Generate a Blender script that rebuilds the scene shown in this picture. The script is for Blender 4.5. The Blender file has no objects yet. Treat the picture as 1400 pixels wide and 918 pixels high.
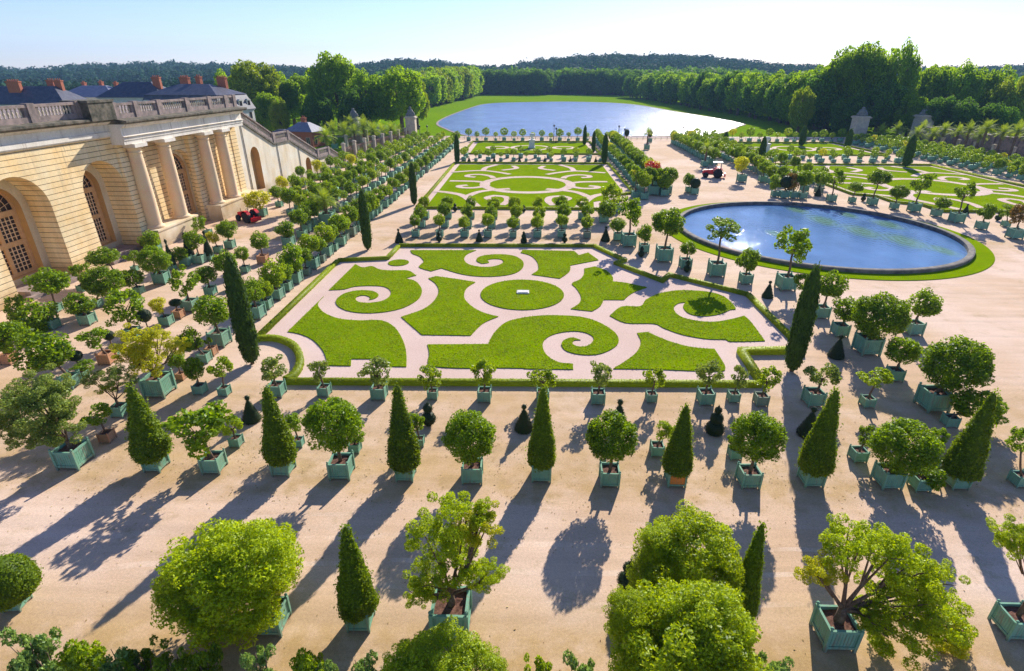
import bpy, math, random
import numpy as np
from mathutils import Vector

# ------------------------------------------------------------------ camera, light, exposure
scene = bpy.context.scene
COL = scene.collection
FPX, PITCH = 755.0, math.atan((459 - 101) / 755.0)
YAW = math.atan(25 * math.cos(PITCH) / FPX)
HC = 20.0
cam_d = bpy.data.cameras.new("camera"); cam = bpy.data.objects.new("camera", cam_d); COL.objects.link(cam)
cam.location = (0, 0, HC); cam.rotation_euler = (math.pi / 2 - PITCH, 0, YAW)
cam_d.sensor_width = 36; cam_d.lens = FPX / 1400 * 36; cam_d.clip_start = .5; cam_d.clip_end = 9000
scene.camera = cam
SUN_AZ, SUN_EL = math.radians(21), math.radians(27.5)
w = bpy.data.worlds.new("World"); scene.world = w; w.use_nodes = True
nt = w.node_tree; bg = nt.nodes["Background"]
sky = nt.nodes.new("ShaderNodeTexSky"); sky.sky_type = 'NISHITA'; sky.sun_disc = False
sky.sun_elevation = SUN_EL; sky.sun_rotation = SUN_AZ; sky.altitude = 100; sky.air_density = 1.0; sky.dust_density = 0.15; sky.ozone_density = 4.0
tn = nt.nodes.new('ShaderNodeMix'); tn.data_type = 'RGBA'; tn.blend_type = 'MULTIPLY'; tn.inputs[0].default_value = 1; tn.inputs[7].default_value = (.95, .91, 1.13, 1)
nt.links.new(sky.outputs[0], tn.inputs[6]); nt.links.new(tn.outputs[2], bg.inputs[0]); bg.inputs[1].default_value = 0.092
sl = bpy.data.lights.new("sun", 'SUN'); sl.energy = 5.0; sl.angle = math.radians(0.55); sl.color = (1, .93, .82)
so = bpy.data.objects.new("sun", sl); COL.objects.link(so)
sdir = Vector((math.sin(SUN_AZ) * math.cos(SUN_EL), math.cos(SUN_AZ) * math.cos(SUN_EL), math.sin(SUN_EL)))
so.rotation_euler = sdir.to_track_quat('Z', 'Y').to_euler(); so.location = (30, 60, 60)
vs = scene.view_settings
vs.view_transform = 'Standard'; vs.look = 'None'; vs.gamma = 1; vs.use_curve_mapping = False; vs.exposure = 0.78
scene.cycles.max_bounces = 6; scene.cycles.transparent_max_bounces = 4; scene.cycles.diffuse_bounces = 3
scene.cycles.glossy_bounces = 2; scene.cycles.transmission_bounces = 3; scene.cycles.volume_bounces = 0
scene.cycles.sample_clamp_indirect = 6; scene.cycles.use_denoising = True

# ------------------------------------------------------------------ ground lookups
cp, sp, cyw, syw = math.cos(PITCH), math.sin(PITCH), math.cos(YAW), math.sin(YAW)
def ray(px, py):
    a = (px - 700) / FPX; b = -(py - 459) / FPX
    y = cp + b * sp; z = -sp + b * cp
    return (a * cyw - y * syw, a * syw + y * cyw, z)
def U(px, py, z=0.0):
    d = ray(px, py); t = (z - HC) / d[2]
    return (d[0] * t, d[1] * t)
def atY(px, py, Y):
    d = ray(px, py); t = Y / d[1]
    return (d[0] * t, Y, HC + d[2] * t)
def depth(x, y, z):
    return (-x * syw + y * cyw) * cp - (z - HC) * sp

# ------------------------------------------------------------------ helpers
def tag(o, label=None, cat=None, group=None, kind=None):
    if label: o['label'] = label
    if cat: o['category'] = cat
    if group: o['group'] = group
    if kind: o['kind'] = kind
    return o
def empty(name, loc, rz=0.0, **k):
    o = bpy.data.objects.new(name, None); COL.objects.link(o); o.location = loc; o.rotation_euler = (0, 0, rz)
    o.empty_display_size = .2
    return tag(o, **k)
def link(name, me, parent=None, loc=(0, 0, 0), rot=(0, 0, 0), scale=(1, 1, 1), mat=None):
    o = bpy.data.objects.new(name, me); COL.objects.link(o)
    if parent: o.parent = parent
    o.location = loc; o.rotation_euler = rot; o.scale = scale
    return o
def npmesh(name, V, F4, mats, midx=None, smooth=False):
    V = np.asarray(V, np.float32); F4 = np.asarray(F4, np.int32)
    me = bpy.data.meshes.new(name); n = len(F4); k = F4.shape[1]
    me.vertices.add(len(V)); me.vertices.foreach_set('co', V.ravel())
    me.loops.add(n * k); me.loops.foreach_set('vertex_index', F4.ravel())
    me.polygons.add(n); me.polygons.foreach_set('loop_start', np.arange(n, dtype=np.int32) * k)
    for m in mats: me.materials.append(m)
    if midx is not None: me.polygons.foreach_set('material_index', np.asarray(midx, np.int32))
    if smooth: me.polygons.foreach_set('use_smooth', np.ones(n, bool))
    me.update(calc_edges=True)
    return me
class MB:
    def __init__(s): s.v = []; s.f = []; s.m = []; s.sm = []
    def add(s, vs, fs, mi=0, sm=False):
        b = len(s.v); s.v += [tuple(v) for v in vs]; s.f += [tuple(b + i for i in f) for f in fs]
        s.m += [mi] * len(fs); s.sm += [sm] * len(fs)
    def box(s, x0, x1, y0, y1, z0, z1, mi=0):
        v = [(x, y, z) for x in (x0, x1) for y in (y0, y1) for z in (z0, z1)]
        s.add(v, [(0, 1, 3, 2), (4, 6, 7, 5), (0, 4, 5, 1), (2, 3, 7, 6), (0, 2, 6, 4), (1, 5, 7, 3)], mi)
    def hexa(s, b, t, mi=0):   # 4 bottom pts, 4 top pts (ccw)
        s.add(list(b) + list(t), [(3, 2, 1, 0), (4, 5, 6, 7), (0, 1, 5, 4), (1, 2, 6, 5), (2, 3, 7, 6), (3, 0, 4, 7)], mi)
    def tube(s, pts, rad, n=8, mi=0, cap=True):
        pts = [Vector(p) for p in pts]; rings = []
        for i, p in enumerate(pts):
            d = (pts[min(i + 1, len(pts) - 1)] - pts[max(i - 1, 0)]).normalized()
            u = d.orthogonal().normalized() if i == 0 else (u - d * u.dot(d)).normalized()
            q = d.cross(u)
            rings.append([p + (u * math.cos(a) + q * math.sin(a)) * rad[i] for a in [2 * math.pi * j / n for j in range(n)]])
        v = [c for r in rings for c in r]; f = []
        for i in range(len(pts) - 1):
            for j in range(n): f.append((i * n + j, i * n + (j + 1) % n, (i + 1) * n + (j + 1) % n, (i + 1) * n + j))
        if cap: f += [tuple(reversed(range(n))), tuple((len(pts) - 1) * n + j for j in range(n))]
        s.add(v, f, mi, True)
    def lathe(s, prof, c=(0, 0, 0), n=16, mi=0, sm=True):
        v = [(c[0] + r * math.cos(2 * math.pi * j / n), c[1] + r * math.sin(2 * math.pi * j / n), c[2] + z) for r, z in prof for j in range(n)]
        f = [(i * n + j, i * n + (j + 1) % n, (i + 1) * n + (j + 1) % n, (i + 1) * n + j) for i in range(len(prof) - 1) for j in range(n)]
        f += [tuple(reversed(range(n))), tuple((len(prof) - 1) * n + j for j in range(n))]
        s.add(v, f, mi, sm)
    def prism(s, poly, z0, z1, mi=0):
        n = len(poly)
        a = sum(poly[i][0] * poly[(i + 1) % n][1] - poly[(i + 1) % n][0] * poly[i][1] for i in range(n))
        if a < 0: poly = poly[::-1]
        v = [(x, y, z0) for x, y in poly] + [(x, y, z1) for x, y in poly]
        s.add(v, [tuple(reversed(range(n))), tuple(range(n, 2 * n))] + [(i, (i + 1) % n, n + (i + 1) % n, n + i) for i in range(n)], mi)
    def mesh(s, name, mats):
        me = bpy.data.meshes.new(name); me.from_pydata(s.v, [], s.f)
        for m in (mats if isinstance(mats, (list, tuple)) else [mats]): me.materials.append(m)
        me.polygons.foreach_set('material_index', s.m); me.polygons.foreach_set('use_smooth', s.sm); me.update()
        return me
    def build(s, name, mats, parent=None, **k):
        return link(name, s.mesh(name, mats), parent, **k)
def struct(o): o['kind'] = 'structure'; return o

# ------------------------------------------------------------------ materials
def new_mat(name, col, rough=.7, spec=.3):
    m = bpy.data.materials.new(name); m.use_nodes = True; b = m.node_tree.nodes['Principled BSDF']
    b.inputs['Base Color'].default_value = (*col, 1); b.inputs['Roughness'].default_value = rough
    b.inputs['Specular IOR Level'].default_value = spec
    return m
def nd(m, t, **kw):
    n = m.node_tree.nodes.new(t)
    for k, v in kw.items():
        if k in n.inputs.keys() if not hasattr(n, k) else False: n.inputs[k].default_value = v
        else: setattr(n, k, v)
    return n
def lk(m, a, b): m.node_tree.links.new(a, b)
def noise(m, scale, detail=4, vec=None, rough=.6):
    n = m.node_tree.nodes.new('ShaderNodeTexNoise'); n.inputs['Scale'].default_value = scale
    n.inputs['Detail'].default_value = detail; n.inputs['Roughness'].default_value = rough
    if vec: lk(m, vec, n.inputs['Vector'])
    return n
def ramp(m, fac, stops):
    r = m.node_tree.nodes.new('ShaderNodeValToRGB'); e = r.color_ramp.elements
    while len(e) < len(stops): e.new(.5)
    for el, (p, c) in zip(e, stops): el.position = p; el.color = (*c, 1) if len(c) == 3 else c
    lk(m, fac, r.inputs[0]); return r
def mixc(m, fac, a, b, mode='MIX'):
    n = m.node_tree.nodes.new('ShaderNodeMix'); n.data_type = 'RGBA'; n.blend_type = mode
    if isinstance(fac, (int, float)): n.inputs[0].default_value = fac
    else: lk(m, fac, n.inputs[0])
    for i, x in ((6, a), (7, b)):
        if isinstance(x, tuple): n.inputs[i].default_value = (*x, 1)
        else: lk(m, x, n.inputs[i])
    return n.outputs[2]
def math_(m, op, a, b=None, c=None):
    n = m.node_tree.nodes.new('ShaderNodeMath'); n.operation = op
    for i, x in enumerate((a, b, c)):
        if x is None: continue
        if isinstance(x, (int, float)): n.inputs[i].default_value = x
        else: lk(m, x, n.inputs[i])
    return n.outputs[0]
def bsdf(m): return m.node_tree.nodes['Principled BSDF']
def bump(m, h, strength=.3, dist=.02):
    b = m.node_tree.nodes.new('ShaderNodeBump'); b.inputs['Strength'].default_value = strength; b.inputs['Distance'].default_value = dist
    lk(m, h, b.inputs['Height']); lk(m, b.outputs[0], bsdf(m).inputs['Normal']); return b
def pos(m): return m.node_tree.nodes.new('ShaderNodeNewGeometry').outputs['Position']
def objc(m): return m.node_tree.nodes.new('ShaderNodeTexCoord').outputs['Object']

def mottled(name, c1, c2, scale=3, rough=.8, bs=.2, fine=30, useobj=True):
    m = new_mat(name, c1, rough); v = objc(m) if useobj else pos(m)
    n = noise(m, scale, 5, v); r = ramp(m, n.outputs[0], [(.35, c1), (.65, c2)])
    n2 = noise(m, fine, 3, v)
    c = mixc(m, .35, r.outputs[0], ramp(m, n2.outputs[0], [(.3, (.35, .35, .35)), (.7, (1.35, 1.35, 1.35))]).outputs[0], 'MULTIPLY')
    lk(m, c, bsdf(m).inputs['Base Color']); bump(m, n2.outputs[0], bs, .03)
    return m
def leaf_mat(name, dark, light, tr=.4, rough=.5, cl=1.6):
    m = bpy.data.materials.new(name); m.use_nodes = True; b = bsdf(m)
    g = m.node_tree.nodes.new('ShaderNodeNewGeometry'); oi = m.node_tree.nodes.new('ShaderNodeObjectInfo')
    v = objc(m); n = noise(m, cl, 3, v)
    f = math_(m, 'ADD', math_(m, 'MULTIPLY', g.outputs['Random Per Island'], .75), math_(m, 'MULTIPLY', n.outputs[0], .6))
    f = math_(m, 'ADD', f, math_(m, 'MULTIPLY', oi.outputs['Random'], .25)); f = math_(m, 'SUBTRACT', f, .25)
    c = ramp(m, f, [(.1, dark), (.9, light)]).outputs[0]
    lk(m, c, b.inputs['Base Color']); b.inputs['Roughness'].default_value = rough; b.inputs['Specular IOR Level'].default_value = .35
    t = m.node_tree.nodes.new('ShaderNodeBsdfTranslucent')
    tc = mixc(m, .5, c, (light[0] * 1.5, light[1] * 1.25, light[2] * .6)); lk(m, tc, t.inputs[0])
    mx = m.node_tree.nodes.new('ShaderNodeMixShader'); mx.inputs[0].default_value = tr
    lk(m, b.outputs[0], mx.inputs[1]); lk(m, t.outputs[0], mx.inputs[2])
    lk(m, mx.outputs[0], m.node_tree.nodes['Material Output'].inputs['Surface'])
    return m

M = {}
M['leaf'] = leaf_mat('leaf_orange_tree', (.02, .085, .001), (.27, .43, .002), .45)
M['leaf_bright'] = leaf_mat('leaf_bright', (.08, .18, .001), (.36, .50, .006), .5)
M['leaf_yellow'] = leaf_mat('leaf_yellow', (.20, .27, .0), (.62, .64, .01), .5)
M['leaf_vivid'] = leaf_mat('leaf_vivid', (.05, .13, .0), (.52, .66, .0), .45)
M['leaf_grey'] = leaf_mat('leaf_olive', (.06, .13, .01), (.32, .42, .07), .4)
M['leaf_red'] = leaf_mat('leaf_red_flower', (.25, .012, .008), (.75, .05, .03), .3)
M['leaf_rust'] = leaf_mat('leaf_rust', (.06, .08, .01), (.32, .19, .03), .3)
M['yew'] = leaf_mat('leaf_yew', (.02, .065, .0), (.23, .34, .0), .42, .6, 2.5)
M['yew_dark'] = leaf_mat('leaf_yew_dark', (.006, .02, .004), (.03, .06, .008), .1, .6)
M['cyp'] = leaf_mat('leaf_cypress', (.015, .045, .004), (.09, .17, .008), .25, .7, 1.2)
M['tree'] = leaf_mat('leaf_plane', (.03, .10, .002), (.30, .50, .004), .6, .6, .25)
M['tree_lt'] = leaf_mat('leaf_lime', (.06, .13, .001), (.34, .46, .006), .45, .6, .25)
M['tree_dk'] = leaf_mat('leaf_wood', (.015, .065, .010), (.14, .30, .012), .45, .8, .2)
M['forest'] = leaf_mat('leaf_forest', (.006, .03, .022), (.03, .10, .045), .2, 1.0, .01)
M['palm'] = leaf_mat('leaf_palm', (.08, .17, .01), (.34, .46, .03), .5, .75)
M['hedge'] = leaf_mat('leaf_box', (.08, .15, .002), (.42, .52, .0), .45, .6, 3)
M['bark'] = mottled('bark', (.10, .06, .04), (.22, .15, .10), 8)
M['soil'] = mottled('soil', (.10, .045, .03), (.20, .10, .07), 14, 1, .6)
M['stonepale'] = mottled('pale_stone', (.62, .53, .38), (.46, .38, .30), 1.2, .85)
M['stonegrey'] = mottled('grey_stone', (.17, .14, .13), (.36, .27, .24), 1.2, .9)
M['moss'] = mottled('mossy_ledge', (.05, .05, .035), (.20, .17, .13), 1.3, .95)
M['colstone'] = mottled('column_stone', (.80, .54, .34), (.78, .62, .38), .6, .8)
M['orange_niche'] = mottled('ochre_stone', (.60, .36, .13), (.48, .30, .13), .8, .85)
M['wood'] = mottled('ochre_wood', (.66, .36, .14), (.76, .46, .22), 3, .6)
M['glass'] = new_mat('window_glass', (.03, .02, .02), .15, .6)
M['muntin'] = new_mat('muntin', (.80, .56, .34), .6)
M['slate'] = mottled('slate', (.05, .055, .085), (.10, .10, .13), 1, .5)
M['slate_lt'] = mottled('slate_light', (.16, .17, .24), (.24, .24, .30), 1, .5)
M['render'] = mottled('white_render', (.72, .68, .60), (.60, .56, .50), 1, .9)
M['brick'] = mottled('red_brick', (.36, .10, .055), (.50, .17, .09), 6, .9)
M['iron'] = new_mat('iron', (.03, .03, .035), .5)
M['rust_rail'] = mottled('rusty_rail', (.22, .09, .06), (.30, .16, .12), 4)
M['red'] = new_mat('red_paint', (.72, .012, .02), .4, .4)
M['rubber'] = new_mat('rubber', (.02, .02, .022), .8)
M['metal'] = new_mat('grey_metal', (.35, .36, .38), .4)
M['white'] = mottled('white_stone', (.78, .76, .72), (.62, .60, .57), 3)
M['statue'] = mottled('weathered_statue', (.12, .12, .11), (.25, .25, .23), 3)

def planter_mat(name, c1, c2):
    m = new_mat(name, c1, .75, .15); oi = m.node_tree.nodes.new('ShaderNodeObjectInfo'); v = objc(m)
    sx = m.node_tree.nodes.new('ShaderNodeSeparateXYZ'); lk(m, v, sx.inputs[0])
    n = noise(m, 2.5, 4, v)
    c = mixc(m, ramp(m, n.outputs[0], [(.35, (0, 0, 0)), (.75, (1, 1, 1))]).outputs[0], c1, c2)
    c = mixc(m, math_(m, 'MULTIPLY', oi.outputs['Random'], .6), c, (c1[0] * 1.5, c1[1] * 1.15, c1[2] * 1.1))
    hv = m.node_tree.nodes.new('ShaderNodeVectorMath'); hv.operation = 'MULTIPLY'; lk(m, v, hv.inputs[0]); hv.inputs[1].default_value = (9, 9, 1.2)
    va = m.node_tree.nodes.new('ShaderNodeVectorMath'); va.operation = 'ADD'; lk(m, hv.outputs[0], va.inputs[0]); lk(m, oi.outputs['Location'], va.inputs[1])
    wn = noise(m, 1.0, 5, va.outputs[0], .7)
    c = mixc(m, ramp(m, wn.outputs[0], [(.52, (0, 0, 0)), (.68, (.75, .75, .75))]).outputs[0], c, (.25, .22, .16))
    c = mixc(m, ramp(m, math_(m, 'ADD', math_(m, 'MULTIPLY', sx.outputs[2], -1.6), math_(m, 'MULTIPLY', wn.outputs[0], .9)), [(.05, (0, 0, 0)), (.35, (.6, .6, .6))]).outputs[0], c, (.20, .16, .11))
    lk(m, c, bsdf(m).inputs['Base Color'])
    return m
M['green'] = planter_mat('green_paint', (.15, .34, .235), (.22, .42, .30))
M['green_old'] = planter_mat('weathered_green', (.16, .27, .20), (.26, .30, .22))
M['tan'] = planter_mat('bare_tan_wood', (.42, .24, .13), (.50, .32, .19))
M['orangewood'] = planter_mat('new_orange_wood', (.72, .27, .06), (.60, .22, .05))

# gravel ground: sandy, worn paler where carts drive, ochre and weedy under the rows of boxes
def gravel(name, pale, sand, ochre, bands=True):
    m = new_mat(name, sand, .95, .1); v = pos(m)
    big = noise(m, .09, 4, v); mid = noise(m, .7, 5, v); fine = noise(m, 9, 6, v, .8); peb = noise(m, 38, 2, v, .9)
    c = ramp(m, big.outputs[0], [(.38, sand), (.62, pale)]).outputs[0]
    if bands:
        s = m.node_tree.nodes.new('ShaderNodeSeparateXYZ'); lk(m, v, s.inputs[0]); Y = s.outputs[1]
        w1 = math_(m, 'ADD', Y, math_(m, 'MULTIPLY', math_(m, 'SUBTRACT', mid.outputs[0], .5), 3.5))
        b1 = ramp(m, math_(m, 'DIVIDE', w1, 100), [(.145, (.9, .9, .9)), (.170, (.05, .05, .05)), (.215, (0, 0, 0)), (.235, (.75, .75, .75)), (.30, (.5, .5, .5)), (.33, (.6, .6, .6)), (.36, (0, 0, 0)), (.69, (0, 0, 0)), (.72, (.7, .7, .7)), (.77, (.1, .1, .1))]).outputs[0]
        patch = ramp(m, mid.outputs[0], [(.30, (.25, .25, .25)), (.60, (1, 1, 1))]).outputs[0]
        f = mixc(m, 1.0, b1, patch, 'MULTIPLY')
        c = mixc(m, f, c, ochre)
        hv = m.node_tree.nodes.new('ShaderNodeVectorMath'); hv.operation = 'MULTIPLY'; lk(m, v, hv.inputs[0]); hv.inputs[1].default_value = (.10, 1.6, 1)
        st = noise(m, .8, 4, hv.outputs[0])
        # cart tracks: pairs of paler, slightly wavy lines along the avenue
        yw = math_(m, 'ADD', Y, math_(m, 'MULTIPLY', math_(m, 'SUBTRACT', noise(m, .05, 2, v).outputs[0], .5), 5))
        tk = math_(m, 'ABSOLUTE', math_(m, 'SUBTRACT', math_(m, 'FRACT', math_(m, 'DIVIDE', yw, 1.55)), .5))
        tf = math_(m, 'MULTIPLY', math_(m, 'MULTIPLY', math_(m, 'LESS_THAN', tk, .09), ramp(m, math_(m, 'DIVIDE', Y, 100), [(.15, (0, 0, 0)), (.17, (1, 1, 1)), (.20, (1, 1, 1)), (.22, (0, 0, 0))]).outputs[0]), ramp(m, mid.outputs[0], [(.4, (0, 0, 0)), (.6, (.5, .5, .5))]).outputs[0])
        c = mixc(m, tf, c, (.82, .66, .54))
        wd = noise(m, .35, 6, v, .75); c = mixc(m, ramp(m, wd.outputs[0], [(.56, (0, 0, 0)), (.70, (.55, .55, .55))]).outputs[0], c, (.42, .31, .16))
        c = mixc(m, .35, c, ramp(m, st.outputs[0], [(.3, (.68, .67, .66)), (.7, (1.2, 1.18, 1.16))]).outputs[0], 'MULTIPLY')
    c = mixc(m, .6, c, ramp(m, fine.outputs[0], [(.25, (.55, .53, .5)), (.75, (1.3, 1.28, 1.25))]).outputs[0], 'MULTIPLY')
    c = mixc(m, .7, c, ramp(m, peb.outputs[0], [(.3, (.5, .47, .44)), (.7, (1.4, 1.4, 1.4))]).outputs[0], 'MULTIPLY')
    lk(m, c, bsdf(m).inputs['Base Color']); bump(m, peb.outputs[0], .5, .02)
    return m
M['gravel'] = gravel('court_gravel', (.77, .59, .47), (.65, .46, .31), (.49, .33, .14))
M['pink'] = gravel('pink_gravel', (.72, .56, .50), (.66, .49, .42), (.5, .4, .3), False)
def lawn_mat(name, a, b, dry, sc=1.0):
    m = new_mat(name, a, 1, 0); v = pos(m)
    big = noise(m, .25 * sc, 4, v); fine = noise(m, 14 * sc, 5, v, .8)
    hv = m.node_tree.nodes.new('ShaderNodeVectorMath'); hv.operation = 'MULTIPLY'; lk(m, v, hv.inputs[0]); hv.inputs[1].default_value = (1.2, 6, 1)
    st = noise(m, 1.2 * sc, 4, hv.outputs[0])
    c = ramp(m, big.outputs[0], [(.3, a), (.7, b)]).outputs[0]
    c = mixc(m, ramp(m, st.outputs[0], [(.5, (0, 0, 0)), (.8, (.75, .75, .75))]).outputs[0], c, dry)
    c = mixc(m, .9, c, ramp(m, fine.outputs[0], [(.28, (.35, .42, .3)), (.72, (1.4, 1.35, 1.2))]).outputs[0], 'MULTIPLY')
    lk(m, c, bsdf(m).inputs['Base Color']); bump(m, fine.outputs[0], .6, .05)
    return m
M['lawn'] = lawn_mat('clipped_lawn', (.16, .27, .0), (.23, .34, .0), (.36, .36, .02))
M['meadow'] = lawn_mat('meadow', (.14, .27, .004), (.20, .33, .006), (.24, .30, .02), .05)
def water_mat(name, col, rough, bs, sc, refl_spots=()):
    m = new_mat(name, col, rough, 1.0); v = pos(m)
    hv = m.node_tree.nodes.new('ShaderNodeVectorMath'); hv.operation = 'MULTIPLY'; lk(m, v, hv.inputs[0]); hv.inputs[1].default_value = (.6, 1.6, 1)
    n = noise(m, sc, 5, hv.outputs[0], .65); big = noise(m, sc * .08, 3, v)
    c = mixc(m, ramp(m, big.outputs[0], [(.35, (0, 0, 0)), (.65, (1, 1, 1))]).outputs[0], col, tuple(min(1, x * 1.35) for x in col))
    h = n.outputs[0]
    vm = m.node_tree.nodes.new('ShaderNodeVectorMath'); vm.operation = 'MULTIPLY'; lk(m, v, vm.inputs[0]); vm.inputs[1].default_value = (1, .5, 0); vv = vm.outputs[0]
    for (x, y, r) in refl_spots:
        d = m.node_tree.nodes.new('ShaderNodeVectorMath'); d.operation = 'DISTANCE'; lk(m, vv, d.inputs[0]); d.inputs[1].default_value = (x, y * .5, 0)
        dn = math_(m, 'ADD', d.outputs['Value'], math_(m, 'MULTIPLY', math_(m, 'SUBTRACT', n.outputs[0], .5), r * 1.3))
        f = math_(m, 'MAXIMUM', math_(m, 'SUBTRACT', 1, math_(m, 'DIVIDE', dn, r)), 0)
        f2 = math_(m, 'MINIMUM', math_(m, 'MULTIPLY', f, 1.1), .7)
        c = mixc(m, f2, c, (.12, .24, .07))  # tree reflections on rippled water, painted as green patches in the colour
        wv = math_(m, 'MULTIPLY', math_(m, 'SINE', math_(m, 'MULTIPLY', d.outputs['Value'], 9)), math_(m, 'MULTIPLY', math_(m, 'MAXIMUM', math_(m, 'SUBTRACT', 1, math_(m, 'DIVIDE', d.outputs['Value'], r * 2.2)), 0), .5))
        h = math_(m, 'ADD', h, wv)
    lk(m, c, bsdf(m).inputs['Base Color']); bump(m, h, bs, .25); bsdf(m).inputs['IOR'].default_value = 1.33
    return m

# rusticated ashlar: horizontal joints cut in warm limestone
def ashlar(name, c1, c2, course=.55, vert=0.0):
    m = new_mat(name, c1, .85, .2); v = objc(m)
    s = m.node_tree.nodes.new('ShaderNodeSeparateXYZ'); lk(m, v, s.inputs[0])
    n = noise(m, .35, 5, v); n2 = noise(m, 6, 4, v)
    hv = m.node_tree.nodes.new('ShaderNodeVectorMath'); hv.operation = 'MULTIPLY'; lk(m, v, hv.inputs[0]); hv.inputs[1].default_value = (1, .6, .12)
    stn = noise(m, 1.0, 4, hv.outputs[0])
    c = ramp(m, n.outputs[0], [(.35, c1), (.65, c2)]).outputs[0]
    c = mixc(m, .4, c, ramp(m, n2.outputs[0], [(.3, (.75, .75, .75)), (.7, (1.15, 1.15, 1.15))]).outputs[0], 'MULTIPLY')
    c = mixc(m, .45, c, ramp(m, stn.outputs[0], [(.35, (.72, .68, .62)), (.6, (1.1, 1.1, 1.1))]).outputs[0], 'MULTIPLY')
    sv = m.node_tree.nodes.new('ShaderNodeVectorMath'); sv.operation = 'MULTIPLY'; lk(m, v, sv.inputs[0]); sv.inputs[1].default_value = (1, 1.4, .10)
    sk = noise(m, 1.2, 6, sv.outputs[0], .75)
    hi = math_(m, 'MULTIPLY', ramp(m, sk.outputs[0], [(.55, (0, 0, 0)), (.68, (1, 1, 1))]).outputs[0], ramp(m, math_(m, 'DIVIDE', s.outputs[2], 16), [(.45, (.12, .12, .12)), (.85, (.6, .6, .6))]).outputs[0])
    c = mixc(m, hi, c, (.26, .20, .15))
    low = ramp(m, math_(m, 'ADD', math_(m, 'DIVIDE', s.outputs[2], 6), math_(m, 'MULTIPLY', math_(m, 'SUBTRACT', n.outputs[0], .5), .5)), [(.05, (.62, .60, .60)), (.4, (1, 1, 1))]).outputs[0]
    c = mixc(m, 1, c, low, 'MULTIPLY')
    if course:
        fr = math_(m, 'FRACT', math_(m, 'DIVIDE', s.outputs[2], course))
        j = math_(m, 'LESS_THAN', fr, .10)
        c = mixc(m, math_(m, 'MULTIPLY', j, .9), c, (.07, .04, .025))
        bump(m, math_(m, 'SUBTRACT', 1, j), .8, .05)
    lk(m, c, bsdf(m).inputs['Base Color'])
    return m
M['ashlar'] = ashlar('rusticated_limestone', (.86, .60, .28), (.90, .74, .46))
M['ashlar_plain'] = ashlar('smooth_limestone', (.76, .58, .34), (.76, .66, .48), 0)
M['frieze'] = ashlar('frieze_limestone', (.76, .70, .60), (.80, .74, .66), 0)
M['stairwall'] = ashlar('stair_wall_limestone', (.78, .64, .44), (.80, .74, .62), 0)

# ------------------------------------------------------------------ foliage meshes
def leaves(P, N, size, rng, spread=.9, aspect=1.9):
    n = len(P); D = N * .6 + rng.normal(size=(n, 3)) * spread
    D /= np.linalg.norm(D, axis=1)[:, None] + 1e-9
    A = np.cross(D, rng.normal(size=(n, 3))); A /= np.linalg.norm(A, axis=1)[:, None] + 1e-9
    B = np.cross(D, A); s = (size * rng.uniform(.6, 1.25, n))[:, None]
    a = A * s * .5 * aspect ** .5; b = B * s * .5 / aspect ** .5
    V = np.stack([P - a, P + b, P + a, P - b], 1).reshape(-1, 3)
    return V, np.arange(4 * n).reshape(-1, 4)
def sph(rng, n):
    v = rng.normal(size=(n, 3)); return v / np.linalg.norm(v, axis=1)[:, None]
def crown_mesh(name, mat, seed, nleaf, size, K=40, cr=.32, shell=.72, jit=.10, flat=1.0, lump=None):
    """unit crown made of leaf clumps; leaves sit mostly on the clump skins"""
    rng = np.random.default_rng(seed)
    C = sph(rng, K) * (shell + rng.normal(size=(K, 1)) * jit); C[:, 2] *= flat
    if lump is not None: C *= lump
    R = cr * rng.uniform(.75, 1.2, K)
    k = rng.choice(K, nleaf, p=R ** 2 / (R ** 2).sum()); d = sph(rng, nleaf)
    P = C[k] + d * (R[k] * rng.uniform(.72, 1.06, nleaf))[:, None]
    # thin out leaves buried deep inside
    r = np.linalg.norm(P, axis=1); keep = (r > .45) | (rng.random(nleaf) < .35)
    P = P[keep]; d = d[keep]
    N = d * .6 + P
    V, F = leaves(P, N, size, rng)
    return npmesh(name, V, F, [mat])
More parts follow.
